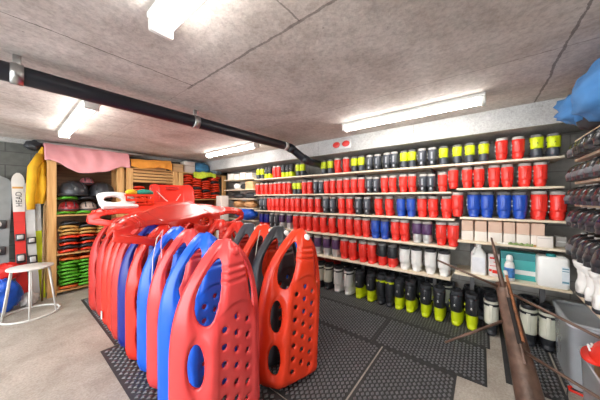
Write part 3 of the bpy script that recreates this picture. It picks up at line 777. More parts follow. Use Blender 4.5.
def carton(x0, x1, y0, y1, z0, z1, m, label, cat='box', name='cardboard_box', group=None):
    t = thing(name, label, cat, ((x0 + x1) / 2, (y0 + y1) / 2, z0), group=group)
    a, b, h = (x1 - x0) / 2, (y1 - y0) / 2, z1 - z0
    MB().box(-a, a, -b, b, 0, h, 0.004).build('carton', m, t)
    MB().box(-a * 0.999, a * 0.999, -0.012, 0.012, h - 0.001, h + 0.0012).build('tape', mat('packing_tape', (206, 180, 136), 0.3), t)
    MB().box(-a * 0.9, a * 0.9, -b - 0.001, -b + 0.001, h * 0.62, h * 0.65).build('seam', mat('carton_edge', (150, 120, 84), 0.8), t)
    return t
CARD = mat('cardboard', (208, 172, 124), 0.8); WCARD = mat('white_card', (222, 214, 204), 0.75, var=0.05); PCARD = mat('pinkish_card', (222, 190, 168), 0.8, var=0.05)
RT = 2.075
carton(0.46, 0.86, 5.22, 5.42, RT, 2.28, CARD, 'cardboard box bulging under the pink cloth, left one')
carton(0.90, 1.30, 5.22, 5.42, RT, 2.275, CARD, 'cardboard box bulging under the pink cloth, right one')
carton(1.50, 2.08, 5.20, 5.40, RT, 2.21, CARD, 'cardboard box under the orange cloth')
lump('plastic_sheet', (1.05, 5.38, 2.362), (0.66, 0.11, 0.036), mat('cloudy_plastic_film', (196, 190, 182), 0.35, var=0.2), 'long crumpled whitish plastic sheet on top of the pink cloth under the ceiling', 'sheet', 51, 0.25, 5, 48, 16)
carton(2.20, 2.42, 5.16, 5.34, RT, 2.245, CARD, 'small tan carton beside the orange cloth on the rack top')
carton(2.46, 2.70, 5.20, 5.40, RT, 2.33, WCARD, 'white carton on the rack top beside the blue bundle')
lump('fabric_bundle', (2.90, 5.29, RT + 0.135), (0.20, 0.16, 0.14), mat('teal_blue_fabric', (60, 120, 158), 0.8, var=0.35, scale=14), 'crumpled teal blue fabric bundle on top of the corner rack', 'bundle', 3, flat=0.05)
lump('fabric_bundle', (3.26, 5.29, RT + 0.10), (0.17, 0.16, 0.10), mat('grey_blue_fabric', (132, 148, 158), 0.8, var=0.45, scale=18), 'crumpled grey blue fabric bundle at the right end of the corner rack top', 'bundle', 8, flat=0.05)
def limefn(u, v):
    x = 2.62 + u * 0.55; z = RT + 0.008 + 0.03 * (1 - abs(2 * u - 1)) + 0.006 * math.sin(u * 20)
    if v < 0.5: return (x, 5.10 + 0.01 * math.sin(u * 9), RT - 0.09 - 0.03 * math.sin(u * 6) + v * 2 * (0.10 + (z - RT)))
    return (x, 5.10 + (v - 0.5) * 0.06, z + 0.01)
cloth('lime_strap_bundle', limefn, 30, 10, mat('lime_fabric', (206, 224, 60), 0.7, var=0.2, scale=20), 'lime yellow fabric strip hanging over the corner rack top edge', 'strap')
# yellow jacket on a hook at the side of the first rack
def jfn(u, v):
    a = u * 2 * PI
    w = 0.040 + 0.042 * math.sin(PI * min(1, v * 1.3)) + 0.02 * (v < 0.5)
    if v > 0.9: w *= (1 - v) / 0.1 * 0.7 + 0.3
    fold = 1 + 0.28 * math.sin(a * 5 + v * 3) * (1 - v * 0.6) + 0.2 * nz(math.cos(a) * 2, math.sin(a) * 2, v * 4)
    cx = 0.295 + 0.055 * v
    return (cx + w * 1.0 * fold * math.cos(a), 5.24 + w * 1.1 * fold * math.sin(a), 1.42 + v * 0.86)
jt = thing('yellow_jacket', 'crumpled yellow jacket hanging on the side of the first pine rack above the skis', 'jacket', (0, 0, 0))
MB().grid(jfn, 48, 40).build('body', YEL, jt)
sl = MB().tube([(0.33, 5.2, 2.15), (0.25, 5.15, 1.95), (0.235, 5.13, 1.7), (0.225, 5.13, 1.5), (0.23, 5.13, 1.34)], [0.05, 0.055, 0.05, 0.045, 0.04], 12)
sl.build('sleeve', YEL, jt)
MB().tube([(0.385, 5.27, 2.19), (0.36, 5.26, 2.20), (0.34, 5.25, 2.22), (0.34, 5.25, 2.25)], 0.008, 8).build('coat_hook', STEEL, jt)
lump('dark_bag', (0.27, 5.36, 2.30), (0.10, 0.09, 0.08), BLACK, 'small dark bag perched behind the yellow jacket near the ceiling', 'bag', 5)
sled(RED, 1.66, 2.42, 'red upright sled in the right row under the crosswise flat sled', sticker=None)
sled(RED, 1.66, 3.02, 'red upright sled far back in the right row, third from its end')
sled(RED, 1.66, 3.36, 'red upright sled far back in the right row, second from its end')
sled(RED, 1.66, 3.70, 'red upright sled at the far end of the right row')

# ------------------------------------------------------------------ plates with openings
def plate_mesh(w, h, holes, th, nu=60, nv=30, power=4.0, fn=None):
    sv = [[-1 + 2 * i / nu, -1 + 2 * j / nv] for j in range(nv + 1) for i in range(nu + 1)]
    keep = []; cut = {}; used = set()
    for j in range(nv):
        for i in range(nu):
            ids = (j * (nu + 1) + i, j * (nu + 1) + i + 1, (j + 1) * (nu + 1) + i + 1, (j + 1) * (nu + 1) + i)
            cs = sum(sv[k][0] for k in ids) / 4; cv = sum(sv[k][1] for k in ids) / 4
            hit = None
            for q in holes:
                if abs((cs - q[0]) / q[2]) ** q[4] + abs((cv - q[1]) / q[3]) ** q[4] < 1: hit = q
            if hit is None: keep.append(ids)
            else:
                for k in ids: cut[k] = hit
    for f in keep: used.update(f)
    for k, q in cut.items():
        if k in used:
            a, b = (sv[k][0] - q[0]) / q[2], (sv[k][1] - q[1]) / q[3]
            r = (abs(a) ** q[4] + abs(b) ** q[4]) ** (1 / q[4]) or 1
            sv[k] = [q[0] + a / r * q[2], q[1] + b / r * q[3]]
    def pos(s, v):
        # round the outer outline
        m = max(abs(s), abs(v)); r = (abs(s) ** power + abs(v) ** power) ** (1 / power) or 1
        s2, v2 = s * m / r, v * m / r
        y = fn(s2, v2) if fn else 0
        return (s2 * w / 2, y, v2 * h / 2)
    idx = {k: n for n, k in enumerate(sorted(used))}
    me = bpy.data.meshes.new('plate'); me.from_pydata([pos(*sv[k]) for k in sorted(used)], [], [tuple(idx[k] for k in f) for f in keep]); me.update()
    return solid(me, th)
wp = thing('white_plastic_panel', 'white plastic panel with oval openings lying on top of the red sleds', 'plastic panel', (0.93, 3.80, 1.50), 0.10)
wp.rotation_euler = (-0.75, 0.03, 0.12); wp.location.z = 1.50
put('panel', plate_mesh(0.42, 0.24, [(-0.28, -0.05, 0.46, 0.5, 2.2), (0.72, 0.05, 0.12, 0.32, 2.2)], 0.03, 72, 40, 6, lambda s, v: 0.04 * s * s), mat('off_white_plastic', (206, 206, 204), 0.4), wp)
MB().box(-0.20, 0.20, -0.02, 0.05, -0.155, -0.11, 0.015).build('lip', WHITE, wp)
# red scoop-shaped bob with cords
bob = thing('red_bob_sled', 'open red plastic bob sled with crossed white cords standing behind the flat sleds', 'bob sled', (1.80, 4.27, 1.47))
bob.rotation_euler = (-0.30, 0.0, -0.25)
put('tub', plate_mesh(0.66, 0.60, [], 0.014, 40, 30, 5, lambda s, v: 0.16 * max(0, abs(s) - 0.55) / 0.45 * -1 + 0.05 * v * v), RED, bob)
for a, b in (((-0.30, -0.02, 0.24), (0.10, -0.03, -0.2)), ((0.14, -0.03, 0.10), (-0.08, -0.03, -0.22)), ((-0.02, -0.03, -0.06), (0.28, -0.1, -0.14))):
    a, b = Vector(a), Vector(b)
    MB().tube([a, (a + b) / 2 + Vector((0, -0.012, -0.02)), b], 0.007, 6).build('cord', CORD, bob)
put('grip_slot', plate_mesh(0.20, 0.05, [(0, 0, 0.7, 0.5, 4)], 0.02, 30, 14, 6), DRED, bob).location = (0.02, -0.012, 0.22)
cr = thing('red_crate', 'small red plastic crate with slots on the far sled tops', 'crate', (1.18, 3.90, 1.40), 0.0)
cm = MB(); cm.box(-0.17, 0.17, -0.11, 0.11, 0, 0.012)
for z in (0.0, 0.065, 0.13):
    for y in (-0.11, 0.10): cm.box(-0.17, 0.17, y, y + 0.01, z, z + 0.03)
    for x in (-0.17, 0.16): cm.box(x, x + 0.01, -0.11, 0.11, z, z + 0.03)
for x in (-0.17, -0.06, 0.05, 0.16):
    for y in (-0.11, 0.10): cm.box(x, x + 0.012, y - 0.001, y + 0.011, 0, 0.16)
cm.build('basket', ORED, cr)
lump('teal_gloves', (1.26, 3.90, 1.585), (0.12, 0.07, 0.045), mat('teal_fabric', (34, 132, 112), 0.8), 'teal crumpled gloves piled on the small red crate', 'gloves', 2)
lump('yellow_cloth', (1.10, 3.90, 1.585), (0.07, 0.07, 0.045), YEL, 'yellow cloth scrap on the small red crate', 'cloth', 4)

# ------------------------------------------------------------------ skis, snowboard, bags and stool at the left
def lean(t, bottom, top):
    d = Vector(top) - Vector(bottom)
    t.location = bottom; t.rotation_euler = (-math.atan2(d.y, d.z), math.atan2(d.x, math.hypot(d.y, d.z)), 0); return d.length
def ski(label, bottom, top, m1, m2, split, wd=0.055, text=None, bind=True, m3=None):
    t = thing('ski', label, 'ski', group='skis leaning on the block wall')
    Ln = lean(t, bottom, top)
    def ring(v):
        w = wd * (0.80 + 0.28 * abs(v - 0.42) ** 1.3 * 2)
        if v > 0.93: w *= max(0.05, 1 - ((v - 0.93) / 0.07) ** 2.2) ** 0.5
        y = 0.09 * max(0, (v - 0.9) / 0.1) ** 2 * -1
        return [(-w, y - 0.006, v * Ln), (w, y - 0.006, v * Ln), (w, y + 0.006, v * Ln), (-w, y + 0.006, v * Ln)]
    vs = [0.0, split] + [split + (1 - split) * k / 24 for k in range(1, 25)]
    MB().loft([ring(v) for v in vs[1:]], smooth=False).build('front_body', m1, t)
    MB().loft([ring(split * k / 8) for k in range(9)], smooth=False).build('tail_body', m2, t)
    if bind:
        for z, h in ((0.50, 0.10), (0.34, 0.13)):
            MB().box(-0.045, 0.045, -0.055, -0.006, z * Ln - h / 2, z * Ln + h / 2, 0.01).build('binding', BLACK, t)
            MB().box(-0.03, 0.03, -0.075, -0.05, z * Ln - h * 0.28, z * Ln + h * 0.32, 0.008).build('binding', SILVER, t)
        MB().tube([(-0.06, -0.02, 0.30 * Ln), (-0.066, -0.03, 0.26 * Ln), (-0.06, -0.01, 0.24 * Ln)], 0.004, 6).build('brake_arm', BLACK, t)
    if m3:
        MB().box(-wd * 0.9, wd * 0.9, -0.0075, -0.006, Ln * 0.885, Ln * 0.90).build('stripe', m3, t)
    if text:
        cu = bpy.data.curves.new('lettering', 'FONT'); cu.body = text; cu.size = 0.085; cu.align_x = 'CENTER'; cu.extrude = 0.0006
        tmp = bpy.data.objects.new('tmp', cu); COL.objects.link(tmp); dg = bpy.context.evaluated_depsgraph_get(); dg.update()
        tme = bpy.data.meshes.new_from_object(tmp.evaluated_get(dg)); bpy.data.objects.remove(tmp)
        o = put('lettering', tme, BLACK, t)
        o.rotation_euler = (PI / 2, -PI / 2, 0); o.location = (0.03, -0.0085, Ln * 0.80)
    return t
SKW = mat('ski_white', (216, 214, 210), 0.35, var=0.05); SKR = mat('ski_red', (205, 44, 36), 0.35)
SKG = mat('ski_pale_grey', (190, 190, 188), 0.35, var=0.08)
ski('tall white ski with red tail half and dark lettering, leftmost of the skis', (0.155, 5.15, 0.0), (0.115, 5.47, 1.86), SKW, SKR, 0.70, 0.062, 'HEAD', m3=TAN)
ski('plain pale grey ski right of the red and white ski', (0.275, 5.17, 0.0), (0.215, 5.45, 1.74), SKG, SKG, 0.45, 0.052)
ski('white ski with lime green middle, partly under the yellow jacket', (0.345, 5.22, 0.0), (0.30, 5.46, 1.62), SKG, LIME, 0.62, 0.036, bind=False)
tag(MB().tube([(0.335, 5.08, 0.0), (0.36, 5.10, 1.4)], 0.012, 8).build('wooden_stick', mat('stick_brown', (132, 106, 70), 0.7)), 'thin brown wooden stick leaning beside the first rack post', 'stick')
sb = thing('snowboard', 'grey snowboard leaning on the block wall at the left edge of the photo', 'snowboard')
Ln = lean(sb, (-0.11, 5.2, 0.0), (-0.07, 5.49, 1.82))
def sbr(v):
    w = 0.135 * (0.92 + 0.3 * abs(v - 0.5))
    e = min(v, 1 - v)
    if e < 0.09: w *= max(0.02, 1 - ((0.09 - e) / 0.09) ** 2.4) ** 0.5
    y = -0.05 * max(0, (v - 0.9) / 0.1) ** 2
    return [(-w, y - 0.006, v * Ln), (w, y - 0.006, v * Ln), (w, y + 0.006, v * Ln), (-w, y + 0.006, v * Ln)]
MB().loft([sbr(k / 48) for k in range(49)], smooth=False).build('board', mat('board_grey', (128, 132, 132), 0.5, var=0.1), sb)
for z in (0.42, 0.62):
    MB().box(-0.10, 0.10, -0.05, -0.006, z * Ln - 0.06, z * Ln + 0.06, 0.015).build('binding', BLACK, sb)
    MB().lathe([(0.055, 0), (0.055, 0.012), (0.03, 0.014)], 18, M=Matrix.Translation((0.0, -0.05, z * Ln)) @ Matrix.Rotation(PI / 2, 4, 'X')).build('binding_disc', WHITE, sb)
lump('blue_bag', (-0.02, 4.98, 0.21), (0.17, 0.13, 0.21), mat('blue_bag_film', (22, 84, 190), 0.3, var=0.2), 'glossy blue bag on the floor behind the white stool', 'bag', 11, 0.16, 3.0, flat=0.0)
lump('red_bag', (0.0, 5.11, 0.50), (0.15, 0.09, 0.12), mat('red_bag_film', (206, 36, 30), 0.35, var=0.15), 'red bag slumped on top of the blue bag', 'bag', 14, 0.2, 3.0)
lump('white_bag', (0.20, 5.02, 0.085), (0.10, 0.07, 0.085), mat('white_bag_film', (214, 210, 206), 0.4, var=0.12), 'crumpled white plastic bag on the floor at the ski tails', 'bag', 17, 0.3, 4.0)
WMET = mat('white_painted_metal', (214, 214, 208), 0.45, var=0.05)
stl = thing('stool', 'round white metal stool with ring base on the concrete floor', 'stool', (0.205, 4.60, 0))
MB().lathe([(0.196, 0.600), (0.207, 0.604), (0.208, 0.616), (0.204, 0.622), (0.001, 0.622)], 40).build('seat', WMET, stl)
MB().tube([(0.262 * math.cos(2 * PI * k / 40), 0.262 * math.sin(2 * PI * k / 40), 0.012) for k in range(40)], 0.012, 8, closed=True).build('base_ring', WMET, stl)
for k in range(6):
    a = 2 * PI * (k + 0.42) / 6
    MB().tube([(0.262 * math.cos(a), 0.262 * math.sin(a), 0.012), (0.182 * math.cos(a), 0.182 * math.sin(a), 0.602)], 0.0095, 8).build('leg', WMET, stl)

# ------------------------------------------------------------------ far junk shelves beyond the boots
fz = (1.05, 1.30, 1.50, 1.70, 1.925)
shelving('junk_shelving', 'small far shelving in the corner with cartons and bags', [(z, 3.67, 4.72) for z in fz], 3.67, 4.72, (3.72, 4.68))
for i, y in enumerate((3.86, 4.08, 4.30, 4.52)):
    carton(SX + 0.03, SX + 0.22, y - 0.095, y + 0.095, 1.925, 2.04 + 0.02 * (i % 2), WCARD, 'cream carton, %s from the right on the top far shelf' % nth(i + 1), group='cream cartons on the top far shelf')
carton(SX + 0.03, SX + 0.24, 3.74, 3.98, 1.70, 1.86, CARD, 'tan carton at the right on the second far shelf')
lump('dark_bag', (SX + 0.14, 4.12, 1.76), (0.10, 0.10, 0.062), BLACK, 'dark bag beside the tan carton on the far shelf', 'bag', 21)
lump('white_bag', (SX + 0.14, 4.36, 1.77), (0.10, 0.10, 0.075), WHITE, 'white bag left on the second far shelf', 'bag', 22)
lump('dark_bag', (SX + 0.14, 3.92, 1.56), (0.12, 0.16, 0.062), DGREY, 'dark grey bag on the third far shelf', 'bag', 23)
lump('dark_bag', (SX + 0.14, 4.35, 1.555), (0.12, 0.2, 0.056), BLACK, 'long black bag on the third far shelf', 'bag', 24)
lump('paper_bag', (SX + 0.12, 3.90, 1.375), (0.12, 0.17, 0.08), mat('brown_paper', (196, 148, 100), 0.8), 'crumpled brown paper bag on the fourth far shelf', 'bag', 25, 0.25, 4)
lump('paper_bag', (SX + 0.12, 4.28, 1.38), (0.12, 0.17, 0.08), mat('brown_paper', (196, 148, 100), 0.8), 'crumpled brown paper bag farther left on the fourth far shelf', 'bag', 26, 0.25, 4)
lump('blue_bag', (SX + 0.06, 3.98, 1.165), (0.18, 0.30, 0.12), mat('blue_bag_film', (22, 84, 190), 0.3), 'shiny blue bag bulging off the lowest far shelf', 'bag', 27, 0.16, 3)
carton(2.88, 3.06, 4.42, 4.62, 0.0, 1.56, WCARD, 'tall white carton standing between the corner rack and far shelves')

# ------------------------------------------------------------------ twin red lamp plate on the beam
ep = onX(341.5, 144.5, 3.07)
em = thing('wall_plate', 'small grey plate with two red ovals on the concrete beam', 'sign plate', (3.07, ep.y, ep.z)); em.scale = (1, 1.25, 1.25)
MB().box(-0.014, 0.0, -0.125, 0.125, -0.058, 0.058, 0.012).build('plate', SILVER, em)
for s in (-1, 1):
    MB().lathe([(0.044, 0.0), (0.044, 0.006), (0.036, 0.012), (0.001, 0.014)], 20, M=Matrix.Translation((-0.013, s * 0.062, 0.0)) @ Matrix.Rotation(-PI / 2, 4, 'Y') @ Matrix.Diagonal((0.8, 1.1, 1, 1))).build('red_oval', mat('red_oval_lens', (196, 52, 46), 0.35), em)

# ------------------------------------------------------------------ cartons, canisters and bottles in the end bay
def yr(x, X=3.20): return onX(x, 200, X).y
for i, (a, b) in enumerate(((461.5, 473.5), (474.5, 487), (488, 502.5), (503.5, 515.5), (516.5, 530), (531, 545.5))):
    y1, y0 = yr(a), yr(b); t = thing('carton_roll_pack', 'pale carton with pinkish top, %s from the left under the blue boots' % nth(i + 1), 'carton', (3.30, (y0 + y1) / 2, Z4R), 0, 'pale cartons in the end bay')
    h = (y1 - y0) / 2
    MB().box(-0.10, 0.10, -h, h, 0, 0.105, 0.006).build('lower_half', WCARD, t)
    MB().box(-0.097, 0.10, -h + 0.002, h - 0.002, 0.106, 0.222, 0.006).build('upper_half', PCARD, t)
def wbox(a, b, X, d, z, h, m, name, label, cat):
    y1, y0 = yr(a, X), yr(b, X)
    t = thing(name, label, cat, (X + d / 2, (y0 + y1) / 2, z)); k = (y1 - y0) / 2
    MB().box(-d / 2, d / 2, -k, k, 0, h, 0.004).build('body', m, t); return t, k
t, k = wbox(536.5, 553.5, 3.165, 0.03, Z4R, 0.108, WCARD, 'small_box', 'small white box at the right end of the carton shelf', 'box')
MB().box(-0.0158, -0.014, -k * 0.8, k * 0.8, 0.085, 0.092).build('lid_seam', LGREY, t)
t, k = wbox(556, 567, 3.30, 0.1, Z4R, 0.10, LGREY, 'small_box', 'grey white box in the corner end of the carton shelf', 'box')
MB().box(-0.051, -0.049, -k * 0.8, k * 0.8, 0.045, 0.055).build('label_strip', WHITE, t)
def flatpack(a, b, X, z, h, m, label, wv):
    y1, y0 = yr(a, X), yr(b, X)
    def fn(u, v):
        return (X - 0.02 + 0.04 * v, y1 + (y0 - y1) * u, z + h * (math.sin(PI * min(1, max(0, v))) * (0.55 + 0.45 * math.sin(u * wv) ** 2)) + 0.002)
    return cloth('packet', fn, 24, 8, m, label, 'packet', 0.003)
flatpack(497, 512, 3.165, Z4R, 0.018, mat('white_film', (226, 224, 214), 0.35), 'flat white packet in front of the pale cartons', 9)
flatpack(508, 533, 3.165, Z4R, 0.026, mat('green_print_film', (120, 142, 84), 0.4, var=0.5, scale=60), 'crumpled green printed packet in front of the pale cartons', 14)
flatpack(533.5, 536, 3.163, Z4R, 0.02, TAN, 'tan strip end beside the small white box', 5)
def jerrycan(a, b, X, d, z, h, m, capm, label, neck=0.25, handle=True):
    y1, y0 = yr(a, X), yr(b, X); k = (y1 - y0) / 2
    t = thing('jerrycan', label, 'jerrycan', (X + d / 2, (y0 + y1) / 2, z))
    return t, k
# slim jerrycan
t, k = jerrycan(470.5, 486.5, 3.20, 0.13, Z5R, 0.33, WHITE, WHITE, 'slim white jerrycan with angled shoulder, left on the canister shelf')
MB().loft([[(x, y, z) for x, y, _ in sell(0, 0, 0.065 * a, k * b, 0, 24, 5)] for z, a, b in ((0, 0.94, 0.94), (0.01, 1, 1), (0.205, 1, 1), (0.235, 0.97, 0.92), (0.27, 0.7, 0.55), (0.285, 0.45, 0.33), (0.295, 0.4, 0.30))]).build('body', WHITE, t)
MB().lathe([(0.024, 0.29), (0.026, 0.292), (0.026, 0.325), (0.022, 0.328), (0.001, 0.328)], 18).build('cap', WHITE, t)
MB().tube([(-0.02, 0.018, 0.29), (-0.055, 0.03, 0.285), (-0.068, 0.038, 0.255), (-0.064, 0.045, 0.215)], 0.011, 8).build('handle', WHITE, t)
MB().box(-0.0665, -0.064, -k * 0.8, k * 0.8, 0.03, 0.19).build('label_panel', mat('pale_panel', (222, 224, 228), 0.5), t)
t, k = wbox(488.5, 499.5, 3.235, 0.07, Z5R, 0.235, mat('white_print_box', (228, 218, 214), 0.5), 'printed_box', 'white box with red print behind the slim jerrycan and teal box', 'box')
for (ya, yb, za, zb) in ((-0.3, 0.8, 0.185, 0.205), (-0.8, 0.1, 0.15, 0.158), (-0.7, 0.8, 0.11, 0.116), (-0.8, 0.3, 0.035, 0.07), (0.4, 0.9, 0.05, 0.075)):
    MB().box(-0.0362, -0.0348, k * ya, k * yb, za, zb).build('red_print', RED, t)
TEAL = mat('teal_box', (70, 176, 174), 0.45, var=0.06)
t, k = wbox(501, 537, 3.27, 0.15, Z5R, 0.275, TEAL, 'teal_box', 'wide teal box with pale strip behind the spray bottle', 'box')
MB().box(-0.0765, -0.0745, -k * 0.98, k * 0.98, 0.20, 0.27).build('upper_band', mat('teal_band', (40, 128, 132), 0.45), t)
MB().box(-0.0768, -0.0745, -k * 0.96, k * 0.3, 0.055, 0.10).build('pale_strip', WHITE, t)
bt = thing('spray_bottle', 'white bottle with blue label in front of the teal box', 'bottle', (3.185, yr(509.5, 3.185), Z5R), scale=1.1)
MB().lathe([(0.001, 0), (0.033, 0.0), (0.036, 0.006), (0.036, 0.14), (0.030, 0.165), (0.018, 0.18)], 22).build('body', WHITE, bt)
MB().lathe([(0.0368, 0.03), (0.0368, 0.12)], 22, caps=False).build('label_wrap', mat('blue_label', (70, 130, 196), 0.4, var=0.5, scale=26), bt)
MB().lathe([(0.019, 0.178), (0.024, 0.18), (0.026, 0.195), (0.022, 0.225), (0.012, 0.235), (0.001, 0.235)], 20).build('cap', WHITE, bt)
# big jerrycan
t, k = jerrycan(537.5, 571, 3.15, 0.16, Z5R, 0.30, WHITE, TEAL, 'big white jerrycan with teal cap at the right end of the canister shelf')
MB().loft([[(x, y, z) for x, y, _ in sell(0, 0, 0.08 * a, k * b, 0, 28, 6)] for z, a, b in ((0, 0.9, 0.93), (0.015, 1, 1), (0.12, 1, 1), (0.255, 1, 1), (0.275, 0.95, 0.97), (0.285, 0.8, 0.88), (0.285, 0.2, 0.3))]).build('body', WHITE, t)
MB().lathe([(0.03, 0.28), (0.034, 0.283), (0.034, 0.305), (0.03, 0.31), (0.001, 0.31)], 20, M=Matrix.Translation((-0.02, k * 0.08, 0))).build('cap', mat('teal_cap', (30, 142, 146), 0.4), t)
MB().box(-0.05, 0.05, -k * 0.8, -k * 0.25, 0.272, 0.297, 0.01).build('handle', WHITE, t)
lm = MB().box(-0.0815, -0.079, -k * 0.92, -k * 0.48, 0.05, 0.21)
lm.build('label_sticker', mat('pale_label', (214, 222, 226), 0.5), t)
for z, h in ((0.185, 0.012), (0.165, 0.008), (0.06, 0.016)):
    MB().box(-0.082, -0.0812, -k * 0.9, -k * 0.5, z, z + h).build('label_print', mat('label_ink', (92, 140, 158), 0.5), t)

# ------------------------------------------------------------------ corner rack on the near wall, dark shoes toe out
CZ = (0.74, 1.055, 1.288, 1.456, 1.636, 1.82, 1.975)
cx0, cx1, cy0, cy1 = 1.90, 2.90, -0.94, -0.595
cxm = (cx0 + cx1) / 2
ct = thing('corner_rack', 'pale board rack on the near wall holding dark shoes, cropped by the right edge', 'rack', ((cx0 + cx1) / 2, -0.75, 0))
for z in CZ:
    MB().box(cx0 - cxm, cx1 - cxm, cy0 + 0.75, cy1 + 0.75, z - 0.02, z, 0.003).build('shelf_board', BOARDX, ct)
for x in (cx0 + 0.03, cx1 - 0.02):
    MB().box(x - 0.02 - cxm, x + 0.02 - cxm, cy0 + 0.75, cy0 + 0.78, 0, 1.975).build('upright', GREY, ct)
def shoe_meshes():
    M_ = {}
    # local: heel at y=0, toe +y
    def ring(y, w, z0, z1, n=16):
        r = []
        for k in range(n):
            a = 2 * PI * k / n; c, s = math.cos(a), math.sin(a)
            r.append((w * math.copysign(abs(c) ** 0.75, c), y, z0 + (z1 - z0) * 0.5 * (1 + math.copysign(abs(s) ** 0.75, s))))
        return r
    up = MB().loft([ring(0.0, 0.026, 0.02, 0.10), ring(0.01, 0.035, 0.016, 0.125), ring(0.05, 0.039, 0.016, 0.135), ring(0.10, 0.044, 0.016, 0.135), ring(0.15, 0.047, 0.016, 0.131), ring(0.20, 0.050, 0.016, 0.124), ring(0.24, 0.049, 0.018, 0.112), ring(0.265, 0.041, 0.02, 0.094), ring(0.278, 0.026, 0.026, 0.066)])
    M_['upper'] = up.mesh('shoe_upper')
    so = MB().loft([[(x, y, z) for x, y in [(w * c_, yy) for yy, w, c_ in ()]] for z in ()]) if False else MB()
    pts = [(0.0, 0.024), (0.02, 0.038), (0.08, 0.040), (0.14, 0.042), (0.20, 0.048), (0.25, 0.046), (0.278, 0.028), (0.286, 0.008)]
    outl = [(w, y) for y, w in pts] + [(-w, y) for y, w in reversed(pts)]
    so.loft([[(x, y, 0.0) for x, y in outl], [(x * 1.03, y, 0.006) for x, y in outl], [(x * 1.03, y, 0.02) for x, y in outl], [(x * 0.9, y, 0.024) for x, y in outl]], smooth=False)
    M_['sole'] = so.mesh('shoe_sole')
    st = MB()
    for y, w, h in ((0.115, 0.047, 0.134), (0.15, 0.049, 0.130), (0.185, 0.051, 0.126)):
        st.tube([(w * 1.0, y - 0.005, 0.045), (w * 0.85, y, h - 0.022), (0, y + 0.003, h + 0.002), (-w * 0.85, y, h - 0.022), (-w * 1.0, y - 0.005, 0.045)], 0.006, 6)
    M_['straps'] = st.mesh('shoe_straps')
    tp = MB().loft([ring(0.246, 0.0485, 0.016, 0.086), ring(0.258, 0.046, 0.016, 0.081), ring(0.274, 0.036, 0.018, 0.068), ring(0.287, 0.018, 0.022, 0.045)])
    M_['toe_cap'] = tp.mesh('shoe_toe')
    tg = MB().box(-0.008, 0.008, 0.19, 0.215, 0.118, 0.128, 0.003)
    M_['tongue'] = tg.mesh('shoe_tongue')
    return M_
HM = shoe_meshes()
SHB = mat('black_leather', (36, 37, 40), 0.27, var=0.25, scale=18); SHG = mat('grey_trim', (104, 106, 110), 0.5)
names = {1: 'fifth', 2: 'fourth', 3: 'third', 4: 'second', 5: 'top'}
for s in range(1, 6):
    z = CZ[s]; big = 1.0 if s != 1 else 1.22
    xs = 2.80 - 0.02 * (s % 3)
    for i in range(8):
        x = xs - i * 0.142
        if x < 1.95: break
        t = thing('snow_shoe_boot', 'dark low boot, %s from the inner corner on the %s row of the corner rack' % (nth(i + 1), names[s]), 'boot', (x, -0.80 - 0.012 * rnd.random(), z), rnd.uniform(-0.05, 0.05), 'dark boots on the corner rack', scale=big); t.scale = (1.28, 1.10, big * 1.15); t.location.y -= 0.035
        put('upper', HM['upper'], SHB, t); put('sole', HM['sole'], BLACK, t); put('straps', HM['straps'], DGREY if (i + s) % 4 else SHG, t)
        put('toe_cap', HM['toe_cap'], BLACK if (i * s + i) % 5 else SHG, t); put('tongue', HM['tongue'], LGREY, t)
for i in range(5):
    x = 2.78 - i * 0.17
    t = thing('white_boot', 'white high boot, %s from the inner corner on the lowest corner rack shelf' % nth(i + 1), 'boot', (x, -0.585, CZ[0]), PI + rnd.uniform(-0.4, 0.4), 'white boots on the corner rack'); t.scale = (1.25, 1.05, 1.06)
    put('upper', HM['upper'], WHITE, t); put('sole', HM['sole'], BLACK, t); put('laces', HM['straps'], LGREY, t)
    MB().loft([[(x_, y_, zz) for x_, y_, _ in sell(0, cy_, a, b, 0, 18, 2.3)] for zz, cy_, a, b in ((0.06, 0.06, 0.042, 0.066), (0.10, 0.066, 0.041, 0.064), (0.15, 0.062, 0.041, 0.056), (0.18, 0.058, 0.043, 0.056), (0.19, 0.056, 0.040, 0.053), (0.215, 0.052, 0.050, 0.066), (0.255, 0.048, 0.052, 0.070), (0.262, 0.055, 0.044, 0.058), (0.24, 0.055, 0.036, 0.05))]).build('shaft', WHITE, t)
# blue jacket on top
bjt = thing('blue_jacket', 'crumpled blue jacket lying on top of the corner rack under the ceiling', 'jacket', (2.40, -0.79, CZ[6])); bjt.scale = (1.0, 0.85, 1.22)
def lumpmb(mb, c, r, seed, amp=0.18, fr=2.2, nu=32, nv=20):
    c = Vector(c); rings = []
    for j in range(nv + 1):
        th = PI * j / nv; ring = []
        for i in range(nu):
            ph = 2 * PI * i / nu
            d = Vector((math.sin(th) * math.cos(ph), math.sin(th) * math.sin(ph), -math.cos(th)))
            k_ = 1 + amp * (nz(d.x * fr + seed, d.y * fr, d.z * fr) + 0.5 * nz(d.x * fr * 2.6 + seed, d.y * fr * 2.6, d.z * fr * 2.6 + 3))
            p = Vector((d.x * r[0] * k_, d.y * r[1] * k_, d.z * r[2] * k_)) + c
            p.z = max(p.z, 0.003); ring.append(p)
        rings.append(ring)
    return mb.loft(rings)
lumpmb(MB(), (-0.20, 0.20, 0.145), (0.27, 0.21, 0.145), 31, 0.2, 3.0).build('body', BJ, bjt)
lumpmb(MB(), (0.10, 0.25, 0.135), (0.19, 0.17, 0.095), 35, 0.26, 3.2).build('sleeve', BJ, bjt)
lumpmb(MB(), (0.06, 0.20, 0.045), (0.14, 0.12, 0.05), 38, 0.15).build('lining', DGREY, bjt)

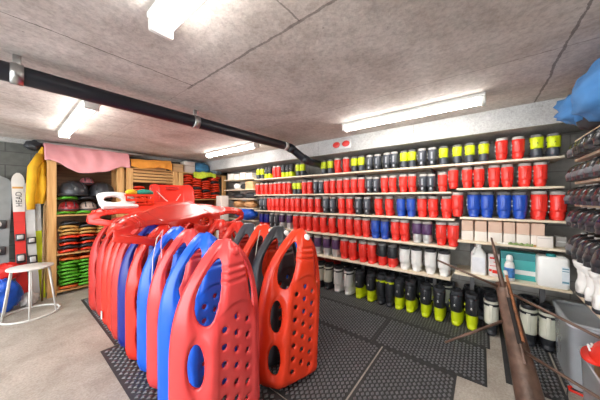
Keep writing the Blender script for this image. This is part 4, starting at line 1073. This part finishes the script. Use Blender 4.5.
# ------------------------------------------------------------------ clear bins and strap on the floor
CLR = mat('clear_plastic', (226, 232, 238), 0.25, var=0.05, alpha=0.5)
LIDM = mat('clear_lid', (186, 192, 196), 0.3, var=0.05, alpha=0.6)
def bin_box(name, label, x0, x1, y0, y1, h, lid, taper=0.93):
    t = thing(name, label, 'storage bin', ((x0 + x1) / 2, (y0 + y1) / 2, MATZ if lid else 0.0)); a, b = (x1 - x0) / 2, (y1 - y0) / 2
    def rr(s, z, e=8): return [(x, y, z) for x, y, _ in sell(0, 0, a * s, b * s, 0, 32, e)]
    MB().loft([rr(taper, 0.0), rr(taper, 0.004), rr(1.0, h), rr(1.04, h), rr(1.04, h - 0.02), rr(1.01, h - 0.02), rr(0.985, h - 0.02), rr(taper * 0.985, 0.008)], True, True).build('tub', CLR, t)
    if lid:
        MB().loft([rr(1.0, h + 0.001), rr(1.05, h + 0.003), rr(1.05, h + 0.018), rr(0.93, h + 0.022), rr(0.92, h + 0.012)], True, True).build('lid', LIDM, t)
        MB().box(-a * 0.3, a * 0.3, b * 1.03, b * 1.07, h - 0.05, h + 0.012, 0.006).build('latch', LIDM, t)
    return t
bin_box('storage_bin', 'clear plastic storage bin with lid under the corner rack', 2.72, 3.28, -0.915, -0.53, 0.50, True)
lump('grey_fabric_pile', (3.0, -0.72, 0.18), (0.20, 0.13, 0.15), LGREY, 'grey fabric pile inside the lidded clear bin', 'fabric', 41)
bin_box('storage_bin', 'open clear plastic bin in front, with a red cap and cardboard in it', 2.16, 2.66, -0.92, -0.56, 0.40, False)
carton(2.24, 2.58, -0.86, -0.62, 0.012, 0.36, CARD, 'cardboard box inside the open clear bin')
lump('dark_glove', (2.45, -0.70, 0.39), (0.15, 0.10, 0.035), BLACK, 'black glove on the cardboard in the open bin', 'glove', 43)
hc = thing('peaked_hat', 'red cap with white mark on the cardboard in the open clear bin', 'cap', (2.45, -0.70, 0.425), -0.3, scale=1.15)
MB().lathe([(0.13, 0.0), (0.135, 0.015), (0.128, 0.05), (0.10, 0.085), (0.06, 0.105), (0.001, 0.112)], 24, M=Matrix.Diagonal((1.15, 0.85, 1, 1))).build('crown', RED, hc)
MB().loft([sell(0, 0.09, 0.12, 0.055, z, 20, 2.2) for z in (0.0, 0.003, 0.012, 0.014)]).build('peak', RED, hc)
mk = MB()
for a, b in (((-0.03, -0.016), (-0.018, 0.016)), ((-0.018, 0.016), (0.0, -0.006)), ((0.0, -0.006), (0.018, 0.016)), ((0.018, 0.016), (0.03, -0.016))):
    mk.tube([(a[0], 0, a[1]), (b[0], 0, b[1])], 0.005, 6)
o = mk.build('white_mark', WHITE, hc); o.location = (-0.02, 0.102, 0.058); o.rotation_euler = (0.5, 0, 2.8)
stp = [onZ(569, 387, 0.008), onZ(574, 386.5, 0.008), onZ(582, 389.5, 0.008), onZ(590, 394, 0.008), onZ(592, 397.5, 0.008), onZ(586, 397, 0.008), onZ(577, 393, 0.008), onZ(570, 390, 0.008)]
tag(MB().tube(stp, 0.010, 8, closed=True).build('red_strap', RED), 'loop of red strap on the concrete floor by the open bin', 'strap')
wr = [onZ(568, 400, 0.006), onZ(567, 394, 0.006), onZ(568, 387, 0.006), onZ(571, 384, 0.012), onZ(576, 385, 0.006)]
tag(MB().tube(wr, 0.004, 6).build('thin_cable', DGREY), 'thin grey cable curling beside the red strap', 'cable')

# ------------------------------------------------------------------ rusty post with rods leaning on the shelf edge
RUST = mat('rusty_brown', (98, 76, 64), 0.34, var=0.45, scale=10, bump=0.3, metal=0.3)
RUST2 = mat('orange_rust', (128, 78, 44), 0.7, var=0.5, scale=30, bump=0.4)
P0 = onZ(536, 424, 0.0)
P1 = onX(491.5, 238, 3.105)
rp = thing('rusty_post', 'rusty brown tapered metal post with thin rods, leaning against the end bay shelf', 'metal post')
dv = (P1 - P0); Lp = dv.length; dn = dv.normalized()
toc = (Vector((0, 0, 1.5)) - P0); sidev = dn.cross(toc).normalized(); frv = sidev.cross(dn).normalized()
Mp = Matrix((sidev, frv, dn)).transposed().to_4x4(); Mp.translation = P0
rp.matrix_world = Mp
def along(x, y):
    # parameter on the post line nearest to a photo pixel height
    best = min(range(201), key=lambda k: abs((lambda q: 198.5 - FPX * (q.z - 1.5) / (q.x * SA + q.y * CA))(P0 + dv * k / 200.0) - y))
    return best / 200.0 * Lp
zt = along(0, 283)
def chan(z, w, d): # half-round channel section with an open slot towards +y
    return [(w * math.cos(a), d * math.sin(a), z) for a in [PI * k / 12 for k in range(13)]] + [(-w * 0.9, -d * 0.4, z), (w * 0.9, -d * 0.4, z)]
w0, w1 = 0.085, 0.052
MB().loft([chan(z, w0 + (w1 - w0) * q, 0.05 + (0.03 - 0.05) * q) for q, z in [(k / 10, 0.03 + (zt - 0.03) * k / 10) for k in range(11)]]).build('channel', RUST, rp)
# raised right flange and slot with orange rust
zs0, zs1 = along(0, 365), along(0, 292)
MB().box(0.012, 0.030, 0.028, 0.056, zs0, zs1 + 0.03, 0.004).build('flange', RUST, rp)
MB().box(0.032, 0.052, 0.012, 0.050, along(0, 342), zt + 0.06, 0.005).build('rust_bar', RUST2, rp)
MB().tube([(0.0, 0.02, zt - 0.05), (0.0, 0.008, Lp - 0.10), (0, 0.0, Lp)], [0.022, 0.013, 0.008], 10).build('spike', RUST, rp)
MB().box(0.004, 0.030, 0.036, 0.0565, along(0, 345), along(0, 300), 0.003).build('slot', mat('dark_slot', (30, 22, 18), 0.8), rp)
MB().box(0.026, 0.056, 0.01, 0.055, zt + 0.05, zt + 0.10, 0.01).build('end_cap', LGREY, rp)
MB().loft([sell(0, 0.0, 0.09, 0.05, z, 20, 2.5) for z in (0.03, 0.055)]).build('foot', RUST, rp)
Mi = Mp.inverted()
def rod(px0, t0, ypost, px1=None):
    q = Vector((0.0, 0.0, along(0, ypost))); e = Mi @ onT(px0[0], px0[1], t0)
    MB().tube([e, (e + q) / 2, q], [0.0095, 0.011, 0.012], 8).build('rod', RUST, rp)
rod((437, 260), 2.42, 289)
rod((600, 338), 1.45, 290)
rod((445, 342.5), 2.0, 318)
rod((600, 398.5), 1.35, 348)
